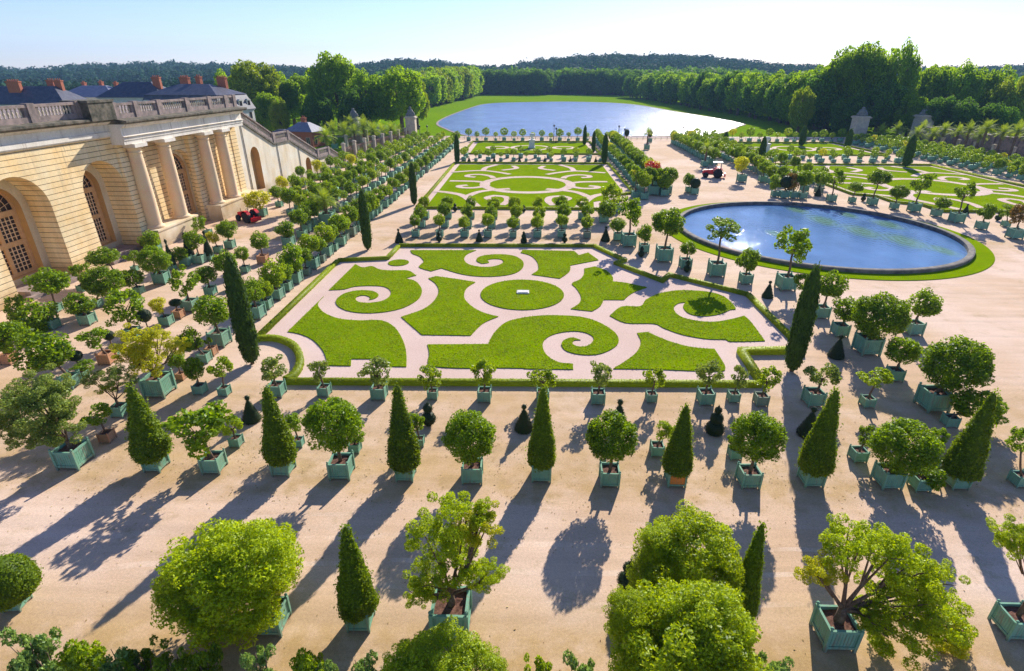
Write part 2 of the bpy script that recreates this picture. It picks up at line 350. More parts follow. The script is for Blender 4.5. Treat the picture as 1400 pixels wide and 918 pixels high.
def clipped_mesh(name, mat, prof, seed, size, dens, n=40, nz=36, rough=.04, core_mat=None, vert=False):
    """solid of revolution (r,z profile) with a rough skin of small leaves"""
    rng = np.random.default_rng(seed); pr = np.array(prof, float)
    L = np.r_[0, np.cumsum(np.hypot(*np.diff(pr, axis=0).T))]; tt = np.linspace(0, L[-1], nz)
    r = np.interp(tt, L, pr[:, 0]); z = np.interp(tt, L, pr[:, 1])
    th = np.linspace(0, 2 * np.pi, n, endpoint=False)
    ph = rng.uniform(0, 6.28, 6)
    def dis(T, Z): return 1 + rough * (np.sin(3 * T + ph[0] + Z * 2) * .5 + np.sin(7 * T + ph[1] - Z * 3) * .35 + np.sin(5 * Z + ph[2] + 2 * T) * .5)
    T, Rr = np.meshgrid(th, r); _, Z = np.meshgrid(th, z)
    D = dis(T, Z); V = np.stack([Rr * .95 * D * np.cos(T), Rr * .95 * D * np.sin(T), Z], -1).reshape(-1, 3)
    F = [(i * n + j, i * n + (j + 1) % n, (i + 1) * n + (j + 1) % n, (i + 1) * n + j) for i in range(nz - 1) for j in range(n)]
    seg = np.hypot(np.diff(r), np.diff(z)) * (r[1:] + r[:-1]) * np.pi; area = seg.sum(); m = int(area * dens)
    si = rng.choice(nz - 1, m, p=seg / area); u = rng.random(m)
    rr = r[si] * (1 - u) + r[si + 1] * u; zz = z[si] * (1 - u) + z[si + 1] * u; t = rng.uniform(0, 2 * np.pi, m)
    nx = (z[si + 1] - z[si]); nzv = -(r[si + 1] - r[si]); q = np.hypot(nx, nzv) + 1e-9
    N = np.stack([np.cos(t) * nx / q, np.sin(t) * nx / q, nzv / q], 1)
    dd = dis(t, zz); P = np.stack([rr * dd * np.cos(t), rr * dd * np.sin(t), zz], 1) + N * rng.normal(0, size * .35, m)[:, None]
    k_ = rng.random(m) < .06; P[k_] += N[k_] * rng.uniform(.3, 1.3, (k_.sum(), 1)) * size * 1.4
    top = P[:, 2] > z.max() - .06 * (z.max() - z.min()); P[top] += rng.normal(0, size * .8, (top.sum(), 3)) * np.array([1, 1, 1.6])
    V2, F2 = leaves(P, N * 1.2, size, rng, .7)
    if vert:
        P4 = V2.reshape(-1, 4, 3); c = P4.mean(1, keepdims=True); P4 = c + (P4 - c) * np.array([1, 1, 2.2]); V2 = P4.reshape(-1, 3)
    Va = np.concatenate([V, V2]); Fa = np.concatenate([np.array(F), F2 + len(V)])
    return npmesh(name, Va, Fa, [mat])

ROUND = {k: [crown_mesh('round_crown', M[k], 10 + i, 3600, .13, 46, .30, .72, .07) for i in range(3)] for k in ('leaf', 'leaf_bright')}
ROUND['leaf_yellow'] = [crown_mesh('round_crown', M['leaf_yellow'], 31, 3000, .12, 40, .3, .70, .1)]
ROUND['leaf_red'] = [crown_mesh('round_crown', M['leaf_red'], 32, 1800, .14, 30, .3, .7, .1)]
ROUND['leaf_rust'] = [crown_mesh('round_crown', M['leaf_rust'], 33, 2400, .13, 30, .3, .7, .12)]
ROUND['leaf_grey'] = [crown_mesh('round_crown', M['leaf_grey'], 34, 3000, .12, 30, .3, .66, .15)]
ROUNDBIG = [crown_mesh('dense_crown', M['leaf'], 60 + i, 13000, .075, 120, .22, .80, .05) for i in range(3)]
LOOSE = {k: [crown_mesh('loose_crown', M[k], 80 + i, 1700, .14, 24, .25, .68, .16) for i in range(3)] for k in ('leaf', 'leaf_bright', 'leaf_grey')}
VIVID = [crown_mesh('vivid_crown', M['leaf_vivid'], 90 + i, 30000, .043, 150, .17, .80, .10) for i in range(3)]
OPEN = {k: [crown_mesh('open_crown', M[k], 100 + i, 9500, .060, 40, .20, .66, .22) for i in range(2)] for k in ('leaf_vivid', 'leaf_yellow', 'leaf_grey')}

def trunk_mesh(seed, A=20, nb=5, spread=7, n=7):
    """trunk of base radius 1 and height A"""
    rng = random.Random(seed); b = MB()
    wob = [(rng.uniform(-.7, .7), rng.uniform(-.7, .7)) for _ in range(3)]
    b.tube([(0, 0, -.05 * A), (wob[0][0], wob[0][1], .3 * A), (wob[1][0], wob[1][1], .6 * A), (wob[2][0] * .5, wob[2][1] * .5, .85 * A)], [1.15, .95, .85, .7], n)
    for i in range(nb):
        a = i * 2 * math.pi / nb + rng.uniform(-.4, .4); s = spread * rng.uniform(.6, 1)
        z0 = rng.uniform(.68, .82) * A
        b.tube([(0, 0, z0), (s * .4 * math.cos(a), s * .4 * math.sin(a), z0 + .12 * A), (s * math.cos(a), s * math.sin(a), A + rng.uniform(0, .2) * A)], [.55, .36, .15], 5)
    return b.mesh('trunk', M['bark'])
TRUNKS = {A: [trunk_mesh(i + A, A) for i in range(3)] for A in (7, 14, 25, 42)}

# ------------------------------------------------------------------ Versailles boxes
def box_meshes(mat, pmat=None, front=None):
    """unit box about 1 m wide and 0.95 m tall incl. feet"""
    h0, h1 = .14, .92
    b = MB(); hw = .46
    for k in range(4):
        c, s = [(1, 0), (0, 1), (-1, 0), (0, -1)][k]
        def R(x, y): return (x * c - y * s, x * s + y * c)
        nsl = 9; wv = 2 * hw / nsl
        for i in range(nsl):
            y0 = -hw + i * wv + .006; y1 = y0 + wv - .012
            p = [R(.435, y0), R(.455, y0), R(.455, y1), R(.435, y1)]
            if front and k == 3: mi = 1
            else: mi = 0
            b.hexa([(*q, h0 + .02) for q in p], [(*q, h1 - .04) for q in p], mi)
        p = [R(.415, -hw), R(.434, -hw), R(.434, hw), R(.415, hw)]
        b.hexa([(*q, h0) for q in p], [(*q, h1 - .06) for q in p], 0)
        for z0, z1, t in ((h0 - .01, h0 + .10, .487), (h1 - .07, h1 + .02, .487)):
            p = [R(.41, -hw + .01), R(t, -hw + .01), R(t, hw - .01), R(.41, hw - .01)]
            b.hexa([(*q, z0) for q in p], [(*q, z1) for q in p], 0)
    body = b.mesh('planter_box', [mat, front or mat])
    q = MB(); q.hexa([(-.045, -.045, 0), (.045, -.045, 0), (.045, .045, 0), (-.045, .045, 0)], [(-.05, -.05, .98), (.05, -.05, .98), (.05, .05, .98), (-.05, .05, .98)])
    q.lathe([(.02, .98), (.03, 1.0), (.055, 1.03), (.06, 1.06), (.04, 1.09), (.005, 1.10)], n=8)
    post = q.mesh('corner_post', pmat or mat)
    s = MB(); n = 6; vv = []; rr = random.Random(4)
    for i in range(n + 1):
        for j in range(n + 1): vv.append((-.43 + .86 * i / n, -.43 + .86 * j / n, .80 + rr.uniform(-.02, .03)))
    s.add(vv, [(i * (n + 1) + j, (i + 1) * (n + 1) + j, (i + 1) * (n + 1) + j + 1, i * (n + 1) + j + 1) for i in range(n) for j in range(n)])
    soil = s.mesh('soil', M['soil'])
    f = MB(); f.add(b.v, b.f, 0); f.m = list(b.m)
    for sx in (-.46, .46):
        for sy in (-.46, .46): f.add([(v[0] + sx, v[1] + sy, v[2]) for v in q.v], q.f, 0)
    far = f.mesh('planter_box', [mat, front or mat])
    return body, post, soil, far
BOX = {'green': box_meshes(M['green']), 'old': box_meshes(M['green_old']), 'tan': box_meshes(M['tan']), 'orange': box_meshes(M['green'], None, M['orangewood'])}
RND = random.Random(7)
def planter(root, s, kind='green', near=True, sz=1.0, rz=0.0):
    body, post, soil, far = BOX[kind]
    c, sn = math.cos(rz), math.sin(rz)
    if near:
        p = link('planter_box', body, root, scale=(s, s, s * sz), rot=(0, 0, rz))
        for sx in (-.46, .46):
            for sy in (-.46, .46): link('corner_post', post, p, loc=(sx, sy, 0))
        link('soil', soil, p)
    else:
        p = link('planter_box', far, root, scale=(s, s, s * sz), rot=(0, 0, rz))
        link('soil', soil, p)
    return p
GREEN_MAIN = 'rows of boxed trees in the orangery garden'
def boxed(x, y, s, cx, cz, rx, rz_, crown, label, cat='potted tree', kind='green', near=True, group=GREEN_MAIN, tr=None, sz=1.0, trunk=True, dy=0.0, name='boxed_tree', brot=None):
    root = empty(name, (x, y, 0), 0, label=label, cat=cat, group=group)
    br = RND.uniform(-.05, .05) if brot is None else brot
    planter(root, s, kind, near, sz, br)
    zs = .80 * s * sz
    if trunk:
        h = max(.25, cz - zs - rz_ * .15); r = tr or (.045 + .03 * s) * min(1.3, .6 + rx * .4)
        A = min(TRUNKS, key=lambda q: abs(math.log(q * r / h)))
        t = link('trunk', RND.choice(TRUNKS[A]), root, loc=(0, 0, zs), scale=(r, r, h / A), rot=(0, 0, RND.uniform(0, 6.28)))
        if abs(cx - x) > .02 or dy: t.rotation_euler = (-math.atan2(dy, h) * .9, math.atan2(cx - x, h) * .9, 0)
    c = link('crown', crown, root, loc=(cx - x, dy, cz), scale=(rx, rx, rz_), rot=(0, 0, RND.uniform(0, 6.28)))
    return root
def place(bx, by, bw, ccx, ccy, rw, rh, crown, label, **k):
    """bx,by: where the box's front foot edge meets the ground; the crown sits above"""
    x, y = U(bx, by); s = bsize(x, y, bw); y += s * .5
    c = atY(ccx, ccy, y); d = depth(*c)
    return boxed(x, y, s, c[0], c[2], rw * d / FPX, rh * d / FPX, crown, label, **k)
def bsize(x, y, bw): return bw * depth(x, y, 0) / FPX / (1 + .6 * abs(x) / y)
def pick(lst): return RND.choice(lst)

# ------------------------------------------------------------------ ground, courts, lawns
def sheet(name, poly, z, mat, parent=None, th=0.0, kind='structure'):
    n = len(poly); a = sum(poly[i][0] * poly[(i + 1) % n][1] - poly[(i + 1) % n][0] * poly[i][1] for i in range(n))
    if a < 0: poly = poly[::-1]
    b = MB()
    if th: 
        v = [(x, y, z - th) for x, y in poly] + [(x, y, z) for x, y in poly]
        b.add(v, [tuple(range(n, 2 * n))] + [(i, (i + 1) % n, n + (i + 1) % n, n + i) for i in range(n)])
    else: b.add([(x, y, z) for x, y in poly], [tuple(range(n))])
    o = b.build(name, mat, parent)
    if kind: o['kind'] = kind
    return o
sheet('ground', [(-2650, -60), (2650, -60), (2650, 2740), (-2650, 2740)], -.012, M['meadow'])
sheet('gravel_court', [(-49.5, -20), (127, -20), (127, 130), (118, 201), (-36, 201), (-43, 150), (-46, 139), (-54, 139), (-54, -20)], 0, M['gravel'])
sheet('road', [(-120, 201.5), (190, 201.5), (190, 207), (-120, 207)], .004, M['pink'])

def smooth(pts, n=5, closed=True, sharp=55):
    """Catmull-Rom through pts; corners sharper than `sharp` degrees stay corners"""
    out = []; N = len(pts); P = [Vector(p) for p in pts]
    def corner(i):
        if not closed and i in (0, N - 1): return True
        a = P[i] - P[i - 1]; b = P[(i + 1) % N] - P[i]
        if a.length < 1e-6 or b.length < 1e-6: return True
        return math.degrees(a.angle(b)) > sharp
    for i in range(N if closed else N - 1):
        p1, p2 = P[i], P[(i + 1) % N]
        p0 = p1 - (p2 - p1) * .5 if corner(i) else P[i - 1]
        p3 = p2 + (p2 - p1) * .5 if corner((i + 1) % N) else P[(i + 2) % N]
        if corner(i): p0 = p1 * 1.0 - (p2 - p1) * .3
        for k in range(n):
            t = k / n
            q = .5 * ((2 * p1) + (p2 - p0) * t + (2 * p0 - 5 * p1 + 4 * p2 - p3) * t * t + (3 * p1 - p0 - 3 * p2 + p3) * t ** 3)
            out.append((q.x, q.y))
    if not closed: out.append(tuple(P[-1]))
    return out
M['grass'] = leaf_mat('grass_blades', (.10, .20, .0), (.42, .50, .005), .4, .8, .5)
def turf(pts, z=.07, dens=110):
    """a lawn: raised turf slab with a skin of short blades, worn thin here and there"""
    rng = np.random.default_rng(int(abs(pts[0][0] * 1000)) + 3); P = np.array(pts); n = len(P)
    x0, y0 = P.min(0); x1, y1 = P.max(0); m = int((x1 - x0) * (y1 - y0) * dens)
    q = rng.uniform((x0, y0), (x1, y1), (m, 2)); ins = np.zeros(m, bool)
    for i in range(n):
        a, c = P[i], P[(i + 1) % n]; t = (a[1] > q[:, 1]) != (c[1] > q[:, 1])
        with np.errstate(divide='ignore', invalid='ignore'): ins ^= t & (q[:, 0] < (c[0] - a[0]) * (q[:, 1] - a[1]) / (c[1] - a[1]) + a[0])
    q = q[ins]; w_ = np.sin(q[:, 0] * .9 + 1) * np.cos(q[:, 1] * .7) + .5 * np.sin(q[:, 0] * 2.3) * np.sin(q[:, 1] * 2.9 + 2)
    q = q[rng.random(len(q)) < .75 + .3 * w_]
    Q = np.c_[q + rng.normal(0, .02, q.shape), np.full(len(q), z + .015) + rng.uniform(0, .02, len(q))]
    V, F = leaves(Q, np.tile((0, 0, 1.6), (len(Q), 1)), .085, rng, .55, 2.2)
    a = sum(pts[i][0] * pts[(i + 1) % n][1] - pts[(i + 1) % n][0] * pts[i][1] for i in range(n)); pts = pts[::-1] if a < 0 else pts
    b = MB(); b.add([(x, y, 0) for x, y in pts] + [(x, y, z) for x, y in pts], [tuple(range(n, 2 * n))] + [(i, (i + 1) % n, n + (i + 1) % n, n + i) for i in range(n)])
    k = len(b.v); b.add(V.tolist(), F.tolist(), 1)
    return struct(b.build('lawn', [M['lawn'], M['grass']]))
def lawn(pix, n=4, z=.07, sharp=50): return turf(smooth([U(*p) for p in pix], n, True, sharp))
def A(l): return [(380 + u / 3.889, 330 + v / 3.889) for u, v in l]
def B(l): return [(720 + u / 3.684, 330 + v / 3.684) for u, v in l]
# near parterre
P1 = [U(*p) for p in [(352, 466), (462, 358), (530, 355), (545, 338), (812, 338), (855, 358), (842, 362), (905, 386), (915, 378), (1022, 405), (1085, 469), (1013, 484), (1040, 528), (391, 524), (412, 500), (408, 480), (385, 468)]]
sheet('parterre_gravel', P1, .004, M['pink'])
lawn(A([(245, 295), (52, 484), (110, 494), (175, 520), (225, 565), (252, 610), (262, 663), (388, 665), (390, 628), (520, 628), (560, 668), (683, 670), (683, 600), (665, 530), (620, 460), (550, 424), (440, 424), (330, 415), (250, 385), (214, 345), (222, 318)]))
lawn(A([(272, 262), (412, 124), (450, 142), (500, 135), (540, 152), (600, 158), (690, 158), (735, 184), (676, 200), (730, 215), (762, 250), (762, 285), (735, 320), (670, 355), (590, 375), (500, 384), (410, 380), (345, 363), (310, 335), (318, 305), (360, 278), (430, 264), (500, 267), (535, 285), (520, 305), (485, 314), (490, 300), (460, 290), (425, 296), (412, 312), (435, 327), (490, 330), (560, 318), (598, 290), (597, 262), (560, 243), (490, 239), (410, 243), (350, 258)]), sharp=75)
lawn(A([(705, 50), (1055, 50), (1005, 72), (990, 100), (1015, 125), (1080, 139), (1150, 136), (1195, 118), (1190, 100), (1150, 96), (1115, 102), (1122, 116), (1085, 122), (1057, 108), (1065, 88), (1110, 76), (1190, 72), (1260, 82), (1303, 110), (1300, 145), (1260, 172), (1190, 186), (1090, 190), (980, 178), (870, 146), (815, 162), (750, 140), (775, 112), (755, 85), (715, 68)]), sharp=75)
lawn(A([(800, 200), (840, 188), (960, 205), (1050, 220), (1005, 250), (990, 285), (1000, 320), (1050, 362), (1110, 388), (1172, 403), (1090, 440), (1025, 504), (765, 500), (655, 405), (770, 365), (830, 320), (855, 270), (840, 230)]))
cc = U(714, 402.5); 
th = [2 * math.pi * i / 64 for i in range(64)]
CR = abs(U(771, 403)[0] - U(657, 403)[0]) / 2
turf([(cc[0] + CR * math.cos(a), cc[1] + CR * math.sin(a)) for a in th])
sc_ = U(645, 360.5) ; sc0 = U(531, 360.5); sc1 = U(559, 360.5)
_c = U(545, 359.8); _r = (sc1[0] - sc0[0]) / 2
turf([(_c[0] + _r * math.cos(a), _c[1] + _r * math.sin(a)) for a in th[::2]])
lawn(B([(-20, 46), (75, 48), (240, 52), (262, 72), (310, 60), (362, 97), (220, 124), (215, 155), (168, 190), (95, 180), (25, 170), (58, 145), (52, 105), (20, 75), (-30, 60)]))
lawn(B([(290, 140), (345, 130), (400, 150), (432, 180), (435, 205), (500, 212), (605, 235), (550, 255), (515, 275), (490, 298), (388, 297), (370, 330), (330, 355), (280, 350), (222, 343), (265, 315), (273, 280), (250, 240), (228, 215), (268, 195), (288, 170)]))
lawn(B([(418, 378), (478, 332), (572, 330), (600, 298), (660, 268), (740, 252), (810, 250), (920, 258), (1000, 285), (1053, 340), (1025, 348), (970, 370), (890, 380), (820, 368), (788, 335), (800, 310), (765, 315), (742, 335), (750, 362), (790, 388), (870, 405), (950, 408), (1030, 395), (1095, 378), (1130, 410), (1200, 505), (1030, 508), (1000, 498), (900, 494), (780, 472), (690, 440), (640, 418), (500, 414)]), sharp=70)
_g = B([(232, 620), (235, 648), (0, 645)]) + A([(1310, 678), (1130, 676), (1000, 678), (860, 672), (800, 655), (805, 600), (795, 552), (1118, 550), (1150, 490), (1210, 435), (1290, 412)]) + B([(60, 378), (150, 376), (260, 382), (350, 405), (430, 450), (462, 490), (455, 525), (410, 555), (350, 573), (270, 573), (200, 555), (175, 525), (190, 500), (230, 488), (272, 500), (240, 502), (232, 520), (260, 533), (305, 530), (335, 505), (330, 480), (285, 460), (220, 456), (140, 470), (90, 500), (82, 540), (105, 580), (160, 612)])
lawn(_g, sharp=75)
lawn(B([(556, 465), (610, 460), (700, 500), (800, 530), (880, 542), (945, 545), (975, 590), (1000, 640), (960, 658), (700, 650), (560, 646), (436, 645), (500, 605), (555, 560), (575, 510)]))
def strip(name, pts, w, z, mat, closed=False):
    P = [Vector(p) for p in pts]; n = len(P); L = []; R = []
    for i in range(n):
        a = P[i - 1] if (i or closed) else P[0]; c = P[(i + 1) % n] if (i < n - 1 or closed) else P[-1]
        d = (c - a).normalized(); q = Vector((-d.y, d.x)); L.append(P[i] + q * w / 2); R.append(P[i] - q * w / 2)
    b = MB(); b.add([(p.x, p.y, z) for p in R + L], [(i, (i + 1) % n, n + (i + 1) % n, n + i) for i in range(n if closed else n - 1)])
    o = b.build(name, mat); o['kind'] = 'structure'; return o
# second and third parterres, and their twins across the round pool (mirror line x = 39)
def mir(pts): return [(78.4 - x, y) for x, y in pts][::-1]
def Nn(l): return [U(560 + u / 4.667, 180 + v / 4.667) for u, v in l]
def reflect(pts): return [(-.3 - x, y) for x, y in pts]
P2 = [(-18.3, 90.2), (12.5, 90.2), (12.5, 95), (16, 97), (16, 102), (19.4, 104), (19.4, 140.6), (-18.3, 140.6)]
L2 = [(-17, 92.0), (10.8, 92.0), (11.2, 96.3), (14.2, 98.4), (14.4, 102.6), (17.6, 105.4), (17.6, 139), (-16.9, 139)]
c2 = (-.3, 112.6)
def arc(c, r, a0, a1, n=24): return [(c[0] + r * math.cos(math.radians(a0 + (a1 - a0) * i / n)), c[1] + r * math.sin(math.radians(a0 + (a1 - a0) * i / n))) for i in range(n + 1)]
paths = [(arc(c2, 8.6, 0, 352.5, 47), 1.9, True)]
half = [([(150, 382), (250, 392), (345, 414), (430, 480)], 1.8), ([(640, 368), (545, 374), (440, 388), (370, 415)], 1.8),
        ([(590, 472), (625, 445), (610, 420), (540, 412), (495, 425), (520, 440)], 1.6),
        ([(255, 318), (340, 319), (430, 322), (490, 333), (480, 350), (410, 362), (330, 360), (318, 350), (370, 345)], 1.7),
        ([(535, 300), (515, 287), (450, 277), (380, 280), (370, 290), (420, 294)], 1.6),
        ([(640, 276), (560, 262), (450, 252), (270, 262)], 1.6), ([(470, 250), (490, 232), (560, 214)], 1.6), ([(590, 250), (680, 238), (660, 222)], 1.6)]
for pts, wd in half:
    g = smooth(Nn(pts), 5, False, 80); wd *= .78; paths.append((g, wd, False)); paths.append((reflect(g), wd, False))
for mr in (False, True):
    f = mir if mr else (lambda p: p)
    sheet('parterre_gravel', f(P2), .004, M['pink'])
    turf(f(L2), .058, 14)
    for q_, (pts, wd, cl) in enumerate(paths):
        strip('path', f(pts), wd, .075 + .002 * q_, M['pink'], cl)
    P3 = [(-18.3, 158), (19.4, 158), (19.4, 188), (-18.3, 188)]
    sheet('parterre_gravel', f(P3), .004, M['pink'])
    sheet('lawn', f([(-16.5, 159.8), (17.6, 159.8), (17.6, 186.4), (-16.5, 186.4)]), .07, M['lawn'], th=.066)
    for q_, g in enumerate((arc((.4, 173), 5.5, 0, 345, 30), arc((-9.5, 173), 3, 0, 345, 24), arc((10.3, 173), 3, 0, 345, 24))):
        strip('path', f(g), 1.3, .075 + .002 * q_, M['pink'], True)
# small stone slab set in the central roundel
sl_c = U(715, 401); b = MB(); b.box(-.62, .62, -.42, .42, 0, .1); b.box(-.5, .5, -.32, .32, .102, .15)
o = b.build('stone_slab', M['white'], loc=(sl_c[0], sl_c[1], .068)); tag(o, 'small white stone slab in the middle of the round lawn', 'slab')

# clipped box hedges
def hedge_mesh(pts, w, h, closed=False, dens=130):
    P = [Vector(p) for p in pts]; n = len(P); rng = np.random.default_rng(int(abs(pts[0][0] * 100)))
    b = MB(); Lp = []; Rp = []
    for i in range(n):
        a = P[i - 1] if (i or closed) else P[0]; c = P[(i + 1) % n] if (i < n - 1 or closed) else P[-1]
        d1 = (P[i] - a); d2 = (c - P[i]); d = ((d1.normalized() if d1.length > 1e-6 else d2.normalized()) + (d2.normalized() if d2.length > 1e-6 else d1.normalized()))
        d = d.normalized() if d.length > .1 else d1.normalized()
        q = Vector((-d.y, d.x)); k = 1 / max(.5, abs(q.dot(Vector((-d1.y, d1.x)).normalized())) if d1.length > 1e-6 else 1)
        Lp.append(P[i] + q * w / 2 * k); Rp.append(P[i] - q * w / 2 * k)
    v = []
    for i in range(n): v += [(*Rp[i], 0), (*Rp[i], h * .97), (*Lp[i], h * .97), (*Lp[i], 0)]
    f = []
    for i in range(n if closed else n - 1):
        j = (i + 1) % n
        f += [(4 * i, 4 * j, 4 * j + 1, 4 * i + 1), (4 * i + 1, 4 * j + 1, 4 * j + 2, 4 * i + 2), (4 * i + 2, 4 * j + 2, 4 * j + 3, 4 * i + 3)]
    if not closed: f += [(0, 1, 2, 3), (4 * n - 1, 4 * n - 2, 4 * n - 3, 4 * n - 4)]
    V = np.array(v, float); Ps = []; Ns = []
    for i in range(n if closed else n - 1):
        j = (i + 1) % n; Ln = (P[j] - P[i]).length
        for side in range(3):
            a0, a1, b0, b1 = V[4 * i + side], V[4 * i + side + 1], V[4 * j + side], V[4 * j + side + 1]
            m = int(Ln * (w if side == 1 else h) * dens); u = rng.random((m, 1)); t = rng.random((m, 1))
            Ps.append((a0 * (1 - t) + a1 * t) * (1 - u) + (b0 * (1 - t) + b1 * t) * u)
            nn = np.cross(b0 - a0, a1 - a0); nn = nn / (np.linalg.norm(nn) + 1e-9); Ns.append(np.repeat(nn[None], m, 0))
    Pq = np.concatenate(Ps); Nq = np.concatenate(Ns); Pq = Pq + Nq * rng.normal(.01, .02, (len(Pq), 1))
    V2, F2 = leaves(Pq, Nq, .075 if dens > 100 else .14, rng, .6)
    F4 = [q for q in f]
    return npmesh('box_hedge', np.concatenate([V, V2]), np.concatenate([np.array(F4), F2 + len(V)]), [M['hedge']])
def hedge(pts, label, w=.45, h=.38, dens=150):
    o = link('box_hedge', hedge_mesh(pts, w, h, False, dens)); return tag(o, label, 'hedge', 'clipped box hedges edging the parterres')
hedge([U(390, 524.5), U(1040, 528.5)], 'long low clipped box hedge along the near edge of the scrolled parterre', .48, .38)
hedge(smooth([U(352, 466), U(378, 466), U(402, 476), U(411, 496), U(404, 514), U(391, 523)], 5, False), 'curved low box hedge wrapping round the foot of the left near cypress', .5, .42)
hedge([U(350, 467), U(462, 359)], 'straight low box hedge down the left side of the near parterre')
hedge([U(462, 358), U(530, 355), U(545, 339)], 'short stepped box hedge at the far left corner of the near parterre')
hedge([U(546, 337.5), U(812, 338)], 'straight low box hedge along the far edge of the near parterre')
hedge([U(812, 338), U(854, 358), U(842, 362), U(905, 386), U(915, 378), U(1022, 405)], 'zigzag low box hedge cut back beside the round pool')
hedge([U(1022, 405), U(1089, 472)], 'slanting low box hedge at the right side of the near parterre')
hedge([U(1098, 483), U(1013, 484), U(1040, 527)], 'angled low box hedge around the right near cypress bed', .55, .5)
HN = ['left side of the middle parterre', 'near edge of the middle parterre', 'notched pool side of the middle parterre', 'far edge of the middle parterre']
for mr in (0, 1):
    f = mir if mr else (lambda p: p); wh = 'right-hand ' if mr else ''
    for seg, nm in (([P2[7], P2[0]], 'outer side'), (P2[0:2], 'near edge'), (P2[1:7], 'notched pool side'), (P2[6:8], 'far edge')):
        hedge(f(seg), 'low box hedge on the %s of the %s parterre' % (nm, 'lawn right of the pool' if mr else 'middle'), .45, .4, 50)
    P3c = P3 + [P3[0]]
    hedge(f(P3c), 'low box hedge round the %s lawn parterre before the lake' % ('far right' if mr else 'far left'), .45, .4, 40)

# ------------------------------------------------------------------ round pool
PC = (39.5, 77.2); PR = 18.12
def disk(c, r, n=96): return [(c[0] + r * math.cos(2 * math.pi * i / n), c[1] + r * math.sin(2 * math.pi * i / n)) for i in range(n)]
def ring(name, c, r0, r1, prof, mat, n=128, sm=False):
    b = MB(); V = []; k = len(prof)
    for i in range(n):
        a = 2 * math.pi * i / n
        for r, z in prof: V.append((c[0] + r * math.cos(a), c[1] + r * math.sin(a), z))
    F = [(i * k + j, ((i + 1) % n) * k + j, ((i + 1) % n) * k + (j + 1) % k, i * k + (j + 1) % k) for i in range(n) for j in range(k)]
    b.add(V, F, 0, sm); return b.build(name, mat)
refl_spots = [(*U(px, py), r) for px, py, r in ((1090, 287, 1.9), (1125, 302, 2.3), (1158, 294, 1.6), (1178, 317, 2.5), (1213, 307, 2.0), (1237, 330, 2.6), (1290, 343, 1.6), (1060, 320, 1.3))]
M['pool'] = water_mat('pool_water', (.07, .15, .30), .04, .15, 1.8, refl_spots)
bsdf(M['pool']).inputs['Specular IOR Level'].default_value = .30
M['lake'] = water_mat('lake_water', (.12, .18, .34), .20, 1.0, .9)
bsdf(M['lake']).inputs['Specular IOR Level'].default_value = .45
M['kerb'] = mottled('kerb_stone', (.10, .09, .085), (.24, .21, .18), 1.4, .9)
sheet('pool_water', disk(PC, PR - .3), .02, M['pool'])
o = ring('pool_kerb', PC, 0, 0, [(PR + .12, -.02), (PR + .12, .46), (PR - .02, .52), (PR - .50, .52), (PR - .56, .47), (PR - .56, -.02)], M['kerb'])
tag(o, 'broad round grey stone kerb holding the pool water', 'pool kerb')
ringl = ring('lawn', PC, 0, 0, [(PR + 2.1, 0), (PR + 2.05, .07), (PR + .12, .10), (PR + .12, 0)], M['lawn']); struct(ringl)

# ------------------------------------------------------------------ lake and banks
lake = smooth([U(*p) for p in [(600, 166), (640, 149), (668, 142), (720, 140), (790, 139.5), (860, 142.5), (925, 153), (1010, 167.5), (1008, 174), (992, 181), (950, 186), (800, 187), (640, 186.5), (612, 178)]], 6)
sheet('lake', lake, .05, M['lake'])
strip('lake_kerb', lake, 1.0, .10, M['stonegrey'], True)['kind'] = 'structure'

# ------------------------------------------------------------------ orangery wing (local x = out from the wall, y = along it)
WR = -math.atan(.03)
wing = empty('orangery_wing', (-50.4, 0, 0), WR, label='long cream limestone orangery wing with tall arches, giant columns and roof balustrade', cat='building')
def arch_wall(b, s0, s1, z0, z1, ops, t0, t1, mi=0, mrev=1, n=18, back=True):
    """wall between t0 (back) and t1 (front face) pierced by round-headed openings (centre, radius, spring, sill)"""
    def face(t, flip):
        def q(pts):
            b.add([(t, s, z) for s, z in (pts if not flip else pts[::-1])], [tuple(range(len(pts)))], mi)
        cur = s0
        for c, r, sp_, sill in ops:
            q([(cur, z0), (c - r, z0), (c - r, z1), (cur, z1)])
            if sill > z0: q([(c - r, z0), (c + r, z0), (c + r, sill), (c - r, sill)])
            P = [(c + r * math.cos(math.pi - math.pi * i / n), sp_ + r * math.sin(math.pi * i / n)) for i in range(n + 1)]
            for i in range(n): q([P[i], P[i + 1], (P[i + 1][0], z1), (P[i][0], z1)])
            cur = c + r
        q([(cur, z0), (s1, z0), (s1, z1), (cur, z1)])
    face(t1, False)
    for c, r, sp_, sill in ops:
        P = [(c - r, sill)] + [(c + r * math.cos(math.pi - math.pi * i / n), sp_ + r * math.sin(math.pi * i / n)) for i in range(n + 1)] + [(c + r, sill)]
        for i in range(len(P) - 1):
            a, d = P[i], P[i + 1]
            b.add([(t1, *a), (t1, *d), (t0, *d), (t0, *a)], [(0, 1, 2, 3)], mrev, 0 < i < len(P) - 2)
        b.add([(t1, c - r, sill), (t1, c + r, sill), (t0, c + r, sill), (t0, c - r, sill)], [(0, 1, 2, 3)], mrev)
    b.add([(t1, s0, z0), (t0, s0, z0), (t0, s0, z1), (t1, s0, z1)], [(0, 1, 2, 3)], mi)
    b.add([(t1, s1, z0), (t0, s1, z0), (t0, s1, z1), (t1, s1, z1)], [(0, 3, 2, 1)], mi)
AR = [(28.6, 3.4, 7.8, 0.0), (40.2, 3.4, 7.8, 0.0), (51.8, 3.5, 7.7, 0.0), (63.0, 3.15, 8.0, 0.0)]
b = MB(); arch_wall(b, 12, 67.6, 0, 13.4, AR, -2.6, 0)
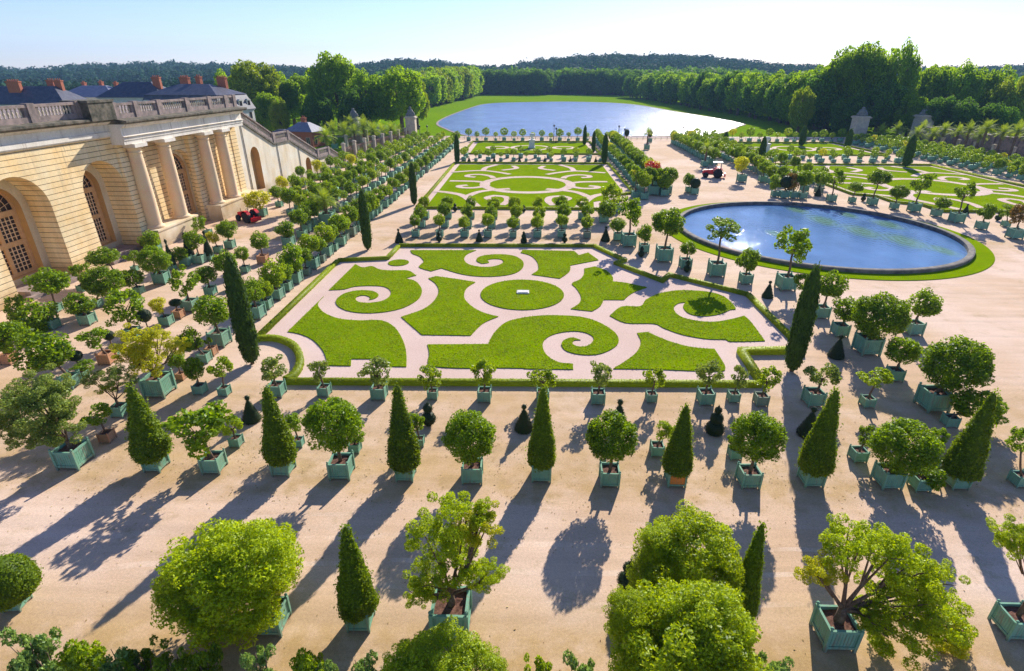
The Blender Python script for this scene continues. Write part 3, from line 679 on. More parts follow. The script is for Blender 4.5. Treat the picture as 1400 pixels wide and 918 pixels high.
b.build('arcade_wall', [M['ashlar'], M['ashlar']], wing)
b = MB(); arch_wall(b, 12, 67.6, 0, 12.4, [(c, r - .9, s_ - .1, 1.3) for c, r, s_, _ in AR], -3.6, -2.45, 0, 1)
b.build('inner_wall', [M['ashlar_plain'], M['orange_niche']], wing)
PA = (78.6, 2.9, 7.6, 0.0)
b = MB(); arch_wall(b, 67.6, 92.6, 0, 12.5, [PA], -1.7, -.7)
b.build('portico_wall', [M['ashlar'], M['ashlar']], wing)
b = MB(); arch_wall(b, 67.6, 92.6, 0, 12.0, [(78.6, 2.4, 7.6, 1.3)], -2.1, -1.6, 0, 1)
b.build('inner_wall', [M['ashlar_plain'], M['orange_niche']], wing)
b = MB()
for s in (70.5, 75.9, 81.5, 86.2, 91.2): b.box(-.698, -.1, s - .75, s + .75, 0, 12.5)
b.box(-1.3, .35, 66.2, 67.6, 0, 12.5); b.box(-1.3, .0, 91.9, 93.6, 0, 12.5)
b.build('pilasters', M['ashlar'], wing)
# windows
def window(c, r, spring, sill, t):
    f = MB(); g = MB(); n = 20
    P = [(c + r * math.cos(math.pi - math.pi * i / n), spring + r * math.sin(math.pi * i / n)) for i in range(n + 1)]
    poly = [(c - r, sill)] + P + [(c + r, sill)]
    g.add([(t, s, z) for s, z in poly], [tuple(range(len(poly)))])
    # arched outer frame
    for i in range(n):
        (a0, b0), (a1, b1) = P[i], P[i + 1]; k = (r - .22) / r
        i0 = (c + (a0 - c) * k, spring + (b0 - spring) * k); i1 = (c + (a1 - c) * k, spring + (b1 - spring) * k)
        f.add([(t + .14, a0, b0), (t + .14, a1, b1), (t + .14, *i1), (t + .14, *i0), (t + .01, *i0), (t + .01, *i1)], [(0, 1, 2, 3), (3, 2, 5, 4)], 0)
    f.box(t + .01, t + .14, c - r, c - r + .24, sill, spring); f.box(t + .01, t + .14, c + r - .24, c + r, sill, spring)
    f.box(t + .01, t + .20, c - r + .24, c + r - .24, spring - .5, spring + .05)
    mid = (sill + spring) / 2
    f.box(t + .01, t + .18, c - r + .24, c + r - .24, mid - .28, mid + .22); f.box(t + .01, t + .16, c - r + .24, c + r - .24, sill, sill + .32)
    f.box(t + .01, t + .17, c - .22, c + .22, sill + .32, mid - .28); f.box(t + .01, t + .17, c - .22, c + .22, mid + .22, spring - .5)
    for s in (c - r + .24, c + r - .48):
        for z0, z1 in ((sill + .32, mid - .28), (mid + .22, spring - .5)): f.box(t + .01, t + .12, s, s + .24, z0, z1)
    m = MB()
    for s0, s1 in ((c - r + .48, c - .22), (c + .22, c + r - .48)):
        for z0, z1 in ((sill + .32, mid - .28), (mid + .22, spring - .5)):
            for i in range(1, 4): x = s0 + (s1 - s0) * i / 4; m.box(t + .01, t + .08, x - .035, x + .035, z0, z1)
            for i in range(1, 6): z = z0 + (z1 - z0) * i / 6; m.box(t + .015, t + .075, s0, s1, z - .035, z + .035)
    for i in range(1, 10):
        a = math.pi * i / 10; m.tube([(t + .05, c + .4 * math.cos(a), spring + .05 + .4 * math.sin(a)), (t + .05, c + (r - .2) * math.cos(a), spring + (r - .2) * math.sin(a))], [.035, .035], 4)
    for rr in (.45, .45 + (r - .6) * .33, .45 + (r - .6) * .66):
        m.tube([(t + .05, c + rr * math.cos(math.pi * i / 14), spring + .05 + rr * math.sin(math.pi * i / 14)) for i in range(15)], [.035] * 15, 4)
    w_ = link('window', f.mesh('window', M['wood']), wing)
    link('glass', g.mesh('glass', M['glass']), w_); link('muntins', m.mesh('muntins', M['muntin']), w_)
for c, r, s_, _ in AR: window(c, r - .9, s_ - .1, 1.3, -3.3)
window(78.6, 2.4, 7.6, 1.3, -2.0)
# entablature: plain band and cornice over the arcade, full order over the portico
def profile_run(b, s0, s1, prof, mi=0):
    n = len(prof); v = [(t, s0, z) for t, z in prof] + [(t, s1, z) for t, z in prof]
    b.add(v, [(i, (i + 1) % n, n + (i + 1) % n, n + i) for i in range(n)] + [tuple(reversed(range(n))), tuple(range(n, 2 * n))], mi)
b = MB(); profile_run(b, 12, 66.0, [(-2.4, 13.4), (.18, 13.4), (.28, 13.55), (.28, 13.95), (.10, 14.0), (.10, 14.75), (.45, 14.85), (.7, 15.1), (-2.4, 15.1)])
b.build('frieze', M['frieze'], wing)
b = MB(); profile_run(b, 12, 66.0, [(-3.6, 15.1), (.95, 15.1), (1.15, 15.3), (1.15, 15.5), (-.1, 15.72), (-3.6, 15.72)]); profile_run(b, 66.0, 93.9, [(-3.6, 14.75), (2.3, 14.75), (2.5, 14.95), (2.5, 15.15), (.2, 15.4), (-3.6, 15.4)])
b.build('cornice', M['moss'], wing)
b = MB(); profile_run(b, 66.0, 93.4, [(-1.3, 12.5), (1.55, 12.5), (1.55, 12.95), (1.65, 12.98), (1.65, 13.3), (1.85, 13.4), (1.5, 13.5), (1.5, 14.3), (1.95, 14.5), (2.1, 14.75), (-1.3, 14.75)])
b.build('entablature', M['frieze'], wing)
# columns on pedestals
for s in (68.3, 73.9, 82.9, 87.6):
    b = MB(); R0 = .88
    b.lathe([(R0 * 1.28, 2.28), (R0 * 1.32, 2.42), (R0 * 1.25, 2.56), (R0 * 1.08, 2.6), (R0 * 1.04, 2.7), (R0, 2.85), (R0 * .99, 5.5), (R0 * .93, 8.5), (R0 * .86, 11.1), (R0 * .85, 11.35), (R0 * .93, 11.4), (R0 * .93, 11.5), (R0 * .85, 11.52), (R0 * .85, 11.75), (R0 * .95, 11.85), (R0 * 1.15, 12.08)], (.75, s, 0), 28)
    col = link('column', b.mesh('column', M['colstone']), wing)
    b = MB(); b.box(.75 - 1.12, .75 + 1.12, s - 1.12, s + 1.12, 12.08, 12.5); link('capital_slab', b.mesh('capital_slab', M['frieze']), col)
b = MB()
for s0, s1 in ((66.9, 75.4), (81.5, 93.5)):
    b.box(-1.29, 2.0, s0, s1, 0, 2.05); b.box(-1.28, 2.12, s0 - .12, s1 + .12, 2.05, 2.28); b.box(-1.28, 2.1, s0 - .1, s1 + .1, 0, .35)
b.build('pedestal', M['ashlar_plain'], wing)
for c in (63.0, 51.8): 
    b = MB(); b.box(-2.5, .8, c - 3.1, c + 3.1, 0, .35); b.box(-2.5, .3, c - 2.6, c + 2.6, .35, .7); b.build('door_steps', M['stonegrey'], wing)
# roof terrace and balustrade
b = MB(); b.box(-34, -3.55, 12, 93.9, 13, 15.38); b.build('roof_terrace', M['stonegrey'], wing)
BAL = [(.075, 0), (.075, .06), (.05, .1), (.09, .28), (.10, .36), (.05, .62), (.045, .72), (.08, .78), (.08, .84)]
def balus(s0, s1, t, z0, piers, parent, zf=None, mat='stonegrey'):
    """plinth, balusters and rail between the piers; zf(s) lifts the run along a slope"""
    zf = zf or (lambda s: 0)
    def bar(b, a, c, t0, t1, h0, h1):
        p = [(t0, a), (t1, a), (t1, c), (t0, c)]
        b.hexa([(x, y, z0 + zf(y) + h0) for x, y in p], [(x, y, z0 + zf(y) + h1) for x, y in p])
    cuts = sorted(set([s0] + piers + [s1]))
    for a, c in zip(cuts, cuts[1:]):
        b = MB(); q = MB(); a += .42; c -= .42
        bar(b, a, c, t - .24, t + .24, 0, .62); bar(b, a, c, t - .27, t + .27, 1.48, 1.74)
        n = max(2, int((c - a - .8) / .42))
        for i in range(n):
            y = a + .4 + (c - a - .8) * (i + .5) / n; q.lathe([(r * 1.15, z) for r, z in BAL], (t, y, z0 + zf(y) + .63), 7)
        bar(b, a, a + .4, t - .2, t + .2, .62, 1.48); bar(b, c - .4, c, t - .2, t + .2, .62, 1.48)
        p = b.build('balustrade', M[mat], parent); link('balusters', q.mesh('balusters', M['stonepale']), p)
    for s in cuts:
        pl = MB(); bar(pl, s - .42, s + .42, t - .34, t + .34, -.05, 1.85); pl.build('balustrade_pier', M['stonegrey'], parent)
balus(14, 62.5, .0, 15.55, [20, 26, 32, 38, 44, 50.3, 56.5], wing)
balus(66.5, 93.0, .9, 15.2, [70.2, 74.5, 80.5, 86, 90.5], wing)
b = MB(); b.box(-1.6, 1.25, 62.6, 66.4, 15.3, 17.15); b.box(-1.75, 1.35, 62.5, 66.5, 17.15, 17.4); b.build('corner_pier', M['moss'], wing)

# ------------------------------------------------------------------ monumental stairs beyond the wing
stair = empty('monumental_staircase', (-50.4, 0, 0), WR, label='tall sloping limestone staircase wall with balustrades descending from the orangery terrace', cat='staircase')
TP = [(93.6, 13.7), (106.1, 8.1), (112.7, 8.0), (125.7, 2.9), (132.6, 2.75), (139.8, .15)]
def ztop(s):
    for (a, za), (c, zc) in zip(TP, TP[1:]):
        if s <= c: return za + (zc - za) * (s - a) / (c - a) if s > a else TP[0][1]
    return TP[-1][1]
b = MB(); ops = [(98.4, 1.55, 7.1, 1.4), (120.2, 1.35, 2.7, .5)]
cuts = sorted(set([s for s, _ in TP] + [c + r * math.cos(math.pi * i / 12) for c, r, _, _ in ops for i in range(13)]))
for a, c in zip(cuts, cuts[1:]):
    lo = []; m = (a + c) / 2
    for k in (a, c):
        zl = 0
        for cc_, r, sp_, sill in ops:
            if abs(m - cc_) < r: zl = sp_ + math.sqrt(max(0, r * r - (k - cc_) ** 2))
        lo.append(zl)
    b.add([(0, a, lo[0]), (0, c, lo[1]), (0, c, ztop(c)), (0, a, ztop(a))], [(0, 1, 2, 3)])
    for cc_, r, sp_, sill in ops:
        if abs(m - cc_) < r:
            b.add([(0, a, 0), (0, c, 0), (0, c, sill), (0, a, sill)], [(0, 1, 2, 3)])
b.build('stair_wall', M['stairwall'], stair)
for c, r, sp_, sill in ops:
    b = MB(); n = 14; P = [(c - r, sill)] + [(c + r * math.cos(math.pi - math.pi * i / n), sp_ + r * math.sin(math.pi * i / n)) for i in range(n + 1)] + [(c + r, sill)]
    for i in range(len(P) - 1): b.add([(0, *P[i]), (0, *P[i + 1]), (-1.1, *P[i + 1]), (-1.1, *P[i])], [(0, 1, 2, 3)])
    b.add([(0, c - r, sill), (0, c + r, sill), (-1.1, c + r, sill), (-1.1, c - r, sill)], [(0, 1, 2, 3)])
    b.add([(-1.1, s, z) for s, z in P], [tuple(range(len(P)))])
    b.build('niche', M['orange_niche'], stair)
b = MB()
for (a, za), (c, zc) in zip(TP, TP[1:]):
    b.hexa([(-.6, a, za), (.22, a, za), (.22, c, zc), (-.6, c, zc)], [(-.6, a, za + .3), (.22, a, za + .3), (.22, c, zc + .3), (-.6, c, zc + .3)])
b.build('string_course', M['moss'], stair)
b = MB()      # treads filling the flight behind the parapet
for (a, za), (c, zc) in zip(TP, TP[1:]):
    n = max(1, int(abs(za - zc) / .17))
    for i in range(n):
        s0 = a + (c - a) * i / n; s1 = a + (c - a) * (i + 1) / n; z = za + (zc - za) * (i + 1) / n
        b.add([(-.6, s0, z), (-.6, s1, z), (-21, s1, z), (-21, s0, z), (-.6, s0, z + (za - zc) / n), (-21, s0, z + (za - zc) / n)], [(0, 1, 2, 3), (0, 3, 5, 4)])
b.build('stair_treads', M['stonegrey'], stair)
b = MB(); b.add([(-21, 93.6, 0), (-21, 106, 0), (-21, 106, 8.1), (-21, 93.6, 13.7)], [(0, 1, 2, 3)]); b.add([(-21, 106, 0), (-21, 139.8, 0), (-21, 112.7, 8), (-21, 106, 8.1)], [(0, 1, 2, 3)])
b.add([(0, 139.8, 0), (-21, 139.8, 0), (-21, 139.8, .2), (0, 139.8, .2)], [(0, 1, 2, 3)]); b.build('far_stair_wall', M['stairwall'], stair)
for tt, pp in ((-.15, 'near'), (-20.6, 'far')):
    balus(93.8, 139.4, tt, .3, [106.3, 112.5, 125.9, 132.4], stair, ztop)
M['lead'] = new_mat('drain_lead', (.16, .15, .14), .6)
for s in (95.4, 107.1, 116.2, 126.2):
    b = MB(); b.tube([(.09, s, .1), (.09, s, ztop(s))], [.07, .07], 6); b.build('drain_pipe', M['lead'], stair)

# ------------------------------------------------------------------ fences and gate piers
def fence(p0, p1, n, label, h=4.3, rail='rust_rail', wallh=.9, group=None):
    p0, p1 = Vector(p0), Vector(p1); L = (p1 - p0).length; a = math.atan2((p1 - p0).y, (p1 - p0).x)
    r = empty('railing_fence', (*p0, 0), a, label=label, cat='fence', group=group)
    b = MB(); b.box(0, L, -.3, .3, 0, wallh); b.build('base_wall', M['stonegrey'], r)
    q = MB()
    k = int(L / .42)
    for i in range(k): x = (i + .5) * L / k; q.box(x - .035, x + .035, -.03, .03, wallh, h - .7)
    for z in (wallh + .25, h - 1.0): q.box(0, L, -.04, .04, z, z + .1)
    q.build('railings', M[rail], r)
    for i in range(n + 1):
        x = i * L / n; b = MB(); b.box(x - .32, x + .32, -.36, .36, 0, h); b.box(x - .42, x + .42, -.45, .45, h, h + .2); b.box(x - .35, x + .35, -.36, .36, h + .2, h + .35)
        b.box(x - .40, x + .40, -.42, .42, 0, wallh + .12)
        b.build('fence_pier', M['stonepale'], r)
fence((-45.6, 141), (-38.2, 190), 8, 'rusty iron railing between pale stone piers beyond the stairs, left of the garden')
fence((-52, 164), (-49, 196), 6, 'second pale-pillared railing further back behind the palms on the left', 4.0)
fence((123.6, 100), (117.5, 189), 15, 'long stone-pillared railing below the palms on the right side', 3.2, 'iron', 1.6)
# retaining wall along the right terrace
b = MB(); b.box(-.6, .6, 0, 95, 0, 4.6); b.box(-.8, .8, 0, 95, 4.6, 4.95)
for i in range(14): y = i * 7.2 + .6; b.box(-1.0, 1.0, y - .6, y + .6, 0, 5.05); b.box(-1.15, 1.15, y - .75, y + .75, 5.05, 5.35)
b.build('terrace_wall', M['stonegrey'], loc=(131, 97, 0), rot=(0, 0, math.atan(.065)))
tag(bpy.data.objects['terrace_wall'], 'weathered stone retaining wall with piers under the palms on the right', 'wall')
def gate_pier(x, y, w, h, label, dark=False):
    r = empty('gate_pier', (x, y, 0), 0, label=label, cat='gate pier')
    m = M['statue'] if dark else M['stonepale']
    b = MB(); b.box(-w / 2, w / 2, -w / 2, w / 2, 0, h); b.box(-w * .56, w * .56, -w * .56, w * .56, 0, h * .12); b.box(-w * .45, w * .45, -w * .505, -w * .5, h * .2, h * .82)
    b.box(-w * .6, w * .6, -w * .6, w * .6, h, h + .35); b.box(-w * .52, w * .52, -w * .52, w * .52, h + .35, h + .6)
    b.build('pier_shaft', m, r)
    q = MB(); z = h + .6
    q.lathe([(w * .38, 0), (w * .42, .3), (w * .3, .7), (w * .34, 1.2), (w * .26, 1.8), (w * .12, 2.1), (w * .15, 2.35), (w * .13, 2.65), (.01, 2.8)], (0, 0, z), 12)
    q.lathe([(w * .16, 0), (w * .2, .5), (w * .12, 1.1), (.01, 1.35)], (w * .3, 0, z), 9); q.lathe([(w * .16, 0), (w * .18, .6), (w * .1, .9), (.01, 1.1)], (-w * .3, 0, z), 9)
    q.build('stone_group', M['statue'], r)
gate_pier(-38.0, 188, 3.0, 7.2, 'tall pale gate pier with dark stone group, left edge of the lake meadow')
gate_pier(-56, 187, 3.2, 6.8, 'dark topped gate pier among palms behind the left railing', False)
gate_pier(109.5, 199, 3.8, 6.8, 'grey gate pier with stone group under the great right trees')
gate_pier(130, 199, 4.2, 7.2, 'second grey gate pier further right in the trees\' shade')

# ------------------------------------------------------------------ far houses
def hip(b, x0, x1, y0, y1, z0, z1, inset, mi=0, top=.0):
    a = [(x0, y0, z0), (x1, y0, z0), (x1, y1, z0), (x0, y1, z0)]
    iy = (y1 - y0) / 2 - .1 if inset is None else inset
    c = [(x0 + inset, y0 + iy, z1), (x1 - inset, y0 + iy, z1), (x1 - inset, y1 - iy, z1), (x0 + inset, y1 - iy, z1)]
    b.hexa(a, c, mi)
def house(name, label, c, rz, L, W, H, RH, wall, roof, wins=5, floors=2, chim=(), mansard=False, dorm=0, oh=.5, inset=None):
    r = empty(name, (*c, 0), rz, label=label, cat='house')
    b = MB(); b.box(-L / 2, L / 2, -W / 2, W / 2, 0, H); b.box(-L / 2 - .2, L / 2 + .2, -W / 2 - .2, W / 2 + .2, H - .35, H); b.build('wall', M[wall], r)
    b = MB(); e = oh
    if mansard:
        b.hexa([(-L / 2 - e, -W / 2 - e, H), (L / 2 + e, -W / 2 - e, H), (L / 2 + e, W / 2 + e, H), (-L / 2 - e, W / 2 + e, H)],
               [(-L / 2 + 1, -W / 2 + 1, H + RH * .6), (L / 2 - 1, -W / 2 + 1, H + RH * .6), (L / 2 - 1, W / 2 - 1, H + RH * .6), (-L / 2 + 1, W / 2 - 1, H + RH * .6)])
        hip(b, -L / 2 + .8, L / 2 - .8, -W / 2 + .8, W / 2 - .8, H + RH * .6, H + RH, W / 2 - 1)
    else: hip(b, -L / 2 - e, L / 2 + e, -W / 2 - e, W / 2 + e, H, H + RH, W / 2 - .1 if inset is None else inset)
    rf = b.build('roof', M[roof], r)
    for (x, y, cw, ch) in chim:
        q = MB(); q.box(x - cw / 2, x + cw / 2, y - .55, y + .55, H + .3, H + ch); q.box(x - cw / 2 - .12, x + cw / 2 + .12, y - .67, y + .67, H + ch, H + ch + .3)
        k = max(2, int(cw / .5))
        for i in range(k): xx = x - cw / 2 + (i + .5) * cw / k; q.lathe([(.16, 0), (.12, .5)], (xx, y, H + ch + .3), 7)
        link('chimney', q.mesh('chimney', M['brick']), rf)
    def win(parent, x0, x1, y, z0, z1, side, nm='window'):
        q = MB(); s = 1 if side > 0 else -1; yy = y + s * .03
        fr = .1
        q.box(x0 - fr, x0, min(y, y + s * .08), max(y, y + s * .08), z0 - fr, z1 + fr); q.box(x1, x1 + fr, min(y, y + s * .08), max(y, y + s * .08), z0 - fr, z1 + fr)
        q.box(x0, x1, min(y, y + s * .08), max(y, y + s * .08), z1, z1 + fr); q.box(x0, x1, min(y, y + s * .12), max(y, y + s * .12), z0 - fr, z0)
        q.box((x0 + x1) / 2 - .05, (x0 + x1) / 2 + .05, min(y, y + s * .06), max(y, y + s * .06), z0, z1)
        o = link(nm, q.mesh(nm, M['stonepale']), parent); g = MB(); g.box(x0, x1, min(y, yy), max(y, yy), z0, z1); link('pane', g.mesh('pane', M['glass']), o)
        return o
    for f in range(floors):
        z0 = H - (floors - f) * (H / max(floors, 1)) + 1.0
        for i in range(wins):
            x = -L / 2 + L * (i + .5) / wins
            win(r, x - .55, x + .55, -W / 2, z0, z0 + 1.7, -1)
    ew = max(2, int(W / 3.2))
    for f in range(floors):
        z0 = H - (floors - f) * (H / max(floors, 1)) + 1.0
        for i in range(ew):
            y = -W / 2 + W * (i + .5) / ew; q = MB(); q.box(L / 2, L / 2 + .08, y - .65, y + .65, z0 - .1, z0 + 1.8)
            o = link('window', q.mesh('window', M['stonepale']), r); g = MB(); g.box(L / 2 + .08, L / 2 + .10, y - .5, y + .5, z0, z0 + 1.7); link('pane', g.mesh('pane', M['glass']), o)
    for i in range(dorm):
        for side in ('y', 'x'):
            q = MB(); g = MB()
            if side == 'y':
                x = -L / 2 + L * (i + .5) / dorm; q.box(x - .8, x + .8, -W / 2 - .1, -W / 2 + 1.6, H + .5, H + 2.3); q.hexa([(x - .95, -W / 2 - .25, H + 2.3), (x + .95, -W / 2 - .25, H + 2.3), (x + .95, -W / 2 + 1.6, H + 2.3), (x - .95, -W / 2 + 1.6, H + 2.3)], [(x - .5, -W / 2 - .25, H + 2.7), (x + .5, -W / 2 - .25, H + 2.7), (x + .5, -W / 2 + 1.6, H + 2.7), (x - .5, -W / 2 + 1.6, H + 2.7)])
                g.box(x - .5, x + .5, -W / 2 - .14, -W / 2 - .1, H + .7, H + 2.1)
            else:
                nn = min(dorm, 4)
                if i >= nn: continue
                y = -W / 2 + W * (i + .5) / nn; q.box(L / 2 - 1.6, L / 2 + .1, y - .8, y + .8, H + .5, H + 2.3); q.hexa([(L / 2 - 1.6, y - .95, H + 2.3), (L / 2 + .25, y - .95, H + 2.3), (L / 2 + .25, y + .95, H + 2.3), (L / 2 - 1.6, y + .95, H + 2.3)], [(L / 2 - 1.6, y - .5, H + 2.7), (L / 2 + .25, y - .5, H + 2.7), (L / 2 + .25, y + .5, H + 2.7), (L / 2 - 1.6, y + .5, H + 2.7)])
                g.box(L / 2 + .1, L / 2 + .14, y - .5, y + .5, H + .7, H + 2.1)
            o = link('dormer', q.mesh('dormer', M['render']), rf); link('pane', g.mesh('pane', M['glass']), o)
    return r
house('slate_house', 'long dark slate roofed house with white gables, broad brick chimneys, far left', (-150, 168), .05, 40, 12, 12.2, 4.6, 'render', 'slate', 8, 3, ((5.0, -2.2, 3.4, 5.6), (12, 2.5, 1.9, 5.8), (15.2, 1.0, 1.9, 5.8)))
house('slate_house', 'pale blue-grey hip roofed house behind the terrace balustrade', (-146, 199), .0, 20, 13, 13.0, 3.4, 'render', 'slate_lt', 5, 3, ((-5, 2, 1.0, 4), (1, 2, 1.0, 4.3), (6, 2, 1.0, 4)))
house('slate_house', 'low brown slate roofed house with one chimney stack and white gable', (-119, 181), .05, 19, 12, 13.6, 4.2, 'render', 'slate', 5, 3, ((6.5, -1.5, 2.2, 5.2),))
house('mansard_house', 'white walled house with steep slate mansard roof, dormers and red chimneys', (-94, 167), -.15, 24, 15, 10.8, 6.6, 'render', 'slate', 7, 3, ((-5, 3, 2.6, 8.0), (-.5, 3, 1.4, 8.2), (6, 4, 2.6, 8.0)), True, 6)
house('brick_pavilion', 'small orange brick pavilion with grey roof beside the palms', (-68, 176), -.25, 9, 7, 4.4, 2.4, 'brick', 'slate_lt', 3, 1, ((0, 0, 1.2, 3.4),))
house('brick_pavilion', 'low red brick annex just left of the small pavilion', (-76, 178), -.25, 7, 6, 3.0, 1.6, 'brick', 'slate', 2, 1)

# ------------------------------------------------------------------ woods and big trees
BIG = {k: [crown_mesh('tree_crown', M[k], 200 + i, 13000, .075, 85, .22, .74, .09) for i in range(3)] for k in ('tree', 'tree_lt', 'tree_dk')}
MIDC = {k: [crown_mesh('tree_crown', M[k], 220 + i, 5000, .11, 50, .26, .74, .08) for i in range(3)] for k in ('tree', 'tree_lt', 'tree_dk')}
def big_trunk(seed):
    rng = random.Random(seed); b = MB()
    b.tube([(0, 0, -.2), (.1, 0, 2), (.2, .1, 6), (.1, .3, 10)], [.75, .55, .45, .3], 8)
    for i in range(6):
        a = i * 1.05 + rng.uniform(-.3, .3); z = rng.uniform(3.5, 8); s = rng.uniform(2.5, 4.5)
        b.tube([(.1, .1, z), (s * .5 * math.cos(a), s * .5 * math.sin(a), z + 2), (s * math.cos(a), s * math.sin(a), z + 5)], [.3, .2, .08], 5)
    return b.mesh('trunk', M['bark'])
BT = [big_trunk(i) for i in range(3)]
TR = random.Random(11)
def tree(x, y, h, r, kind, label, near=True, low=.12, group='woodland trees around the lake', name='tree', cat='tree', sub=0):
    o = empty(name, (x, y, 0), 0, label=label, cat=cat, group=group)
    sc = h / 16; link('trunk', TR.choice(BT), o, scale=(sc, sc, sc), rot=(0, 0, TR.uniform(0, 6)))
    src = (BIG if near else MIDC)[kind]
    z0 = h * low; rz = (h - z0) / 2
    link('crown', TR.choice(src), o, loc=(0, 0, z0 + rz), scale=(r, r, rz * 1.03), rot=(0, 0, TR.uniform(0, 6)))
    for i in range(sub):
        a = TR.uniform(0, 6.28); q = TR.uniform(.4, .65)
        link('bough', TR.choice(src), o, loc=(r * q * math.cos(a), r * q * math.sin(a), z0 + rz * TR.uniform(.5, 1.45)), scale=(r * .5, r * .5, rz * .42), rot=(0, 0, TR.uniform(0, 6)))
    return o
def ptree(px, ytop, Y, hw, kind, label, near=True, low=.1, sub=2, **k):
    c = atY(px, ytop, Y); d = depth(c[0], Y, c[2] / 2)
    return tree(c[0], Y, c[2], hw * d / FPX, kind, label, near, low, sub=sub, **k)
# left wood behind the houses and pavilion (photo order from left to right)
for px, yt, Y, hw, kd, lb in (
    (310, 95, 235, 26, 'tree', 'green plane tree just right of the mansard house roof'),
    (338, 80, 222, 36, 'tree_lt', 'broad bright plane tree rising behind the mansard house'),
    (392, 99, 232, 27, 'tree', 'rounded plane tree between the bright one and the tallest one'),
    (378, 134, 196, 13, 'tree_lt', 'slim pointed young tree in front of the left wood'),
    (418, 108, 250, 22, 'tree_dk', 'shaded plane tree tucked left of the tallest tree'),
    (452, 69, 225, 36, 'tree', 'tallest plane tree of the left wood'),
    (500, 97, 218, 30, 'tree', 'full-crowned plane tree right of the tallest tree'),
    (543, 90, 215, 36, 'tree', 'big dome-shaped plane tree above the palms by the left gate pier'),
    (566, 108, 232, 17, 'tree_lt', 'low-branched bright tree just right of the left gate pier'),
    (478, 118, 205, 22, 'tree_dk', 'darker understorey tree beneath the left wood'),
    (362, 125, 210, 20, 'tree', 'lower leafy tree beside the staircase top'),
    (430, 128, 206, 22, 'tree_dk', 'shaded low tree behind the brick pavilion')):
    ptree(px, yt, Y, hw, kd, lb, low=.06 if yt > 110 else .14)
# avenue on the left bank of the lake
def belt(pts, n, hpx, wpx, kinds, label, seed, rows=1, back=14, near=False, low=.05, jit=2, od='from the left'):
    rg = random.Random(seed); P = [U(*p) for p in pts]
    L = [0]
    for a, c in zip(P, P[1:]): L.append(L[-1] + math.dist(a, c))
    for rw in range(rows):
        for i in range(n):
            s = L[-1] * (i + .5 * (rw % 2) + .2) / n; k = max(j for j in range(len(L)) if L[j] <= s or j == 0); k = min(k, len(P) - 2)
            u = (s - L[k]) / (L[k + 1] - L[k]); x = P[k][0] + (P[k + 1][0] - P[k][0]) * u; y = P[k][1] + (P[k + 1][1] - P[k][1]) * u
            pb = pts[k][1] + (pts[k + 1][1] - pts[k][1]) * u
            dx, dy = P[k + 1][0] - P[k][0], P[k + 1][1] - P[k][1]; q = math.hypot(dx, dy)
            x2 = x + (dy / q) * back * rw + rg.uniform(-jit, jit); y2 = y - (dx / q) * back * rw + rg.uniform(-jit, jit)
            h = hpx(u + k) * rg.uniform(.94, 1.06); r = wpx * rg.uniform(.9, 1.15)
            o_ = i + 1; suf = 'th' if 10 <= o_ % 100 <= 20 else {1: 'st', 2: 'nd', 3: 'rd'}.get(o_ % 10, 'th')
            tree(x2, y2, h, r, rg.choice(kinds), label + ', %d%s %s, %s file' % (o_, suf, od, 'front' if rw == 0 else 'back'), near, low)
belt([(652, 130.5), (634, 136), (608, 142), (580, 148)], 15, lambda u: 25 - u * 1.6, 8.5, ('tree', 'tree', 'tree_lt'), 'clipped avenue tree on the left lake bank', 1, 2, 13, od='from the far end')
belt([(640, 129.5), (700, 129.5), (742, 130)], 14, lambda u: 22, 12, ('tree_dk',), 'dark tree beyond the lake, left stretch', 2, 2, -16)
belt([(775, 128.5), (805, 129.5), (856, 131)], 13, lambda u: 22, 12, ('tree_dk',), 'dark tree beyond the lake, right stretch', 3, 2, -16)
belt([(862, 133), (905, 140), (960, 150), (1010, 158), (1050, 165)], 22, lambda u: 19.5 - u * .1, 8.5, ('tree_dk', 'tree', 'tree'), 'tall avenue tree on the right lake bank', 4, 2, -13, od='from the far end')
belt([(1050, 165), (1085, 171), (1130, 180)], 8, lambda u: 20 + u * 1, 9, ('tree', 'tree_dk'), 'near avenue tree, right end of the lake', 5, 2, -13, True)
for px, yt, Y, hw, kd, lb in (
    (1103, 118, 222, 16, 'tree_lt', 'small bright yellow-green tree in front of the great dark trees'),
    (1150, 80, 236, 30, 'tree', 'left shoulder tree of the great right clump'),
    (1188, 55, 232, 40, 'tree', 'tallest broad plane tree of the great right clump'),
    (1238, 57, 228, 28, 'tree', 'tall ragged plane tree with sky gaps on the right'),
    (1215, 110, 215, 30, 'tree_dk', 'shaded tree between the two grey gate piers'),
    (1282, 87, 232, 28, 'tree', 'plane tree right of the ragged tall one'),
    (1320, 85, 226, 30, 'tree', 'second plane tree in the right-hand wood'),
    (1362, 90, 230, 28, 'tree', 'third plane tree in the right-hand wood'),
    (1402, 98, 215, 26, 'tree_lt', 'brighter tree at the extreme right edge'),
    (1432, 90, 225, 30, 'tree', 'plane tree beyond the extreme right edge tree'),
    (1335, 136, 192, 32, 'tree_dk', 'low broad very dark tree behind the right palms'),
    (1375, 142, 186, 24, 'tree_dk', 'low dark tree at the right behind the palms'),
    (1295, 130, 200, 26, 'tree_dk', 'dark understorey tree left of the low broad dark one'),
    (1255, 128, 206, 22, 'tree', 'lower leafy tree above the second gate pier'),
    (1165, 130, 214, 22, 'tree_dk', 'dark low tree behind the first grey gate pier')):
    ptree(px, yt, Y, hw, kd, lb, low=.05, sub=3)

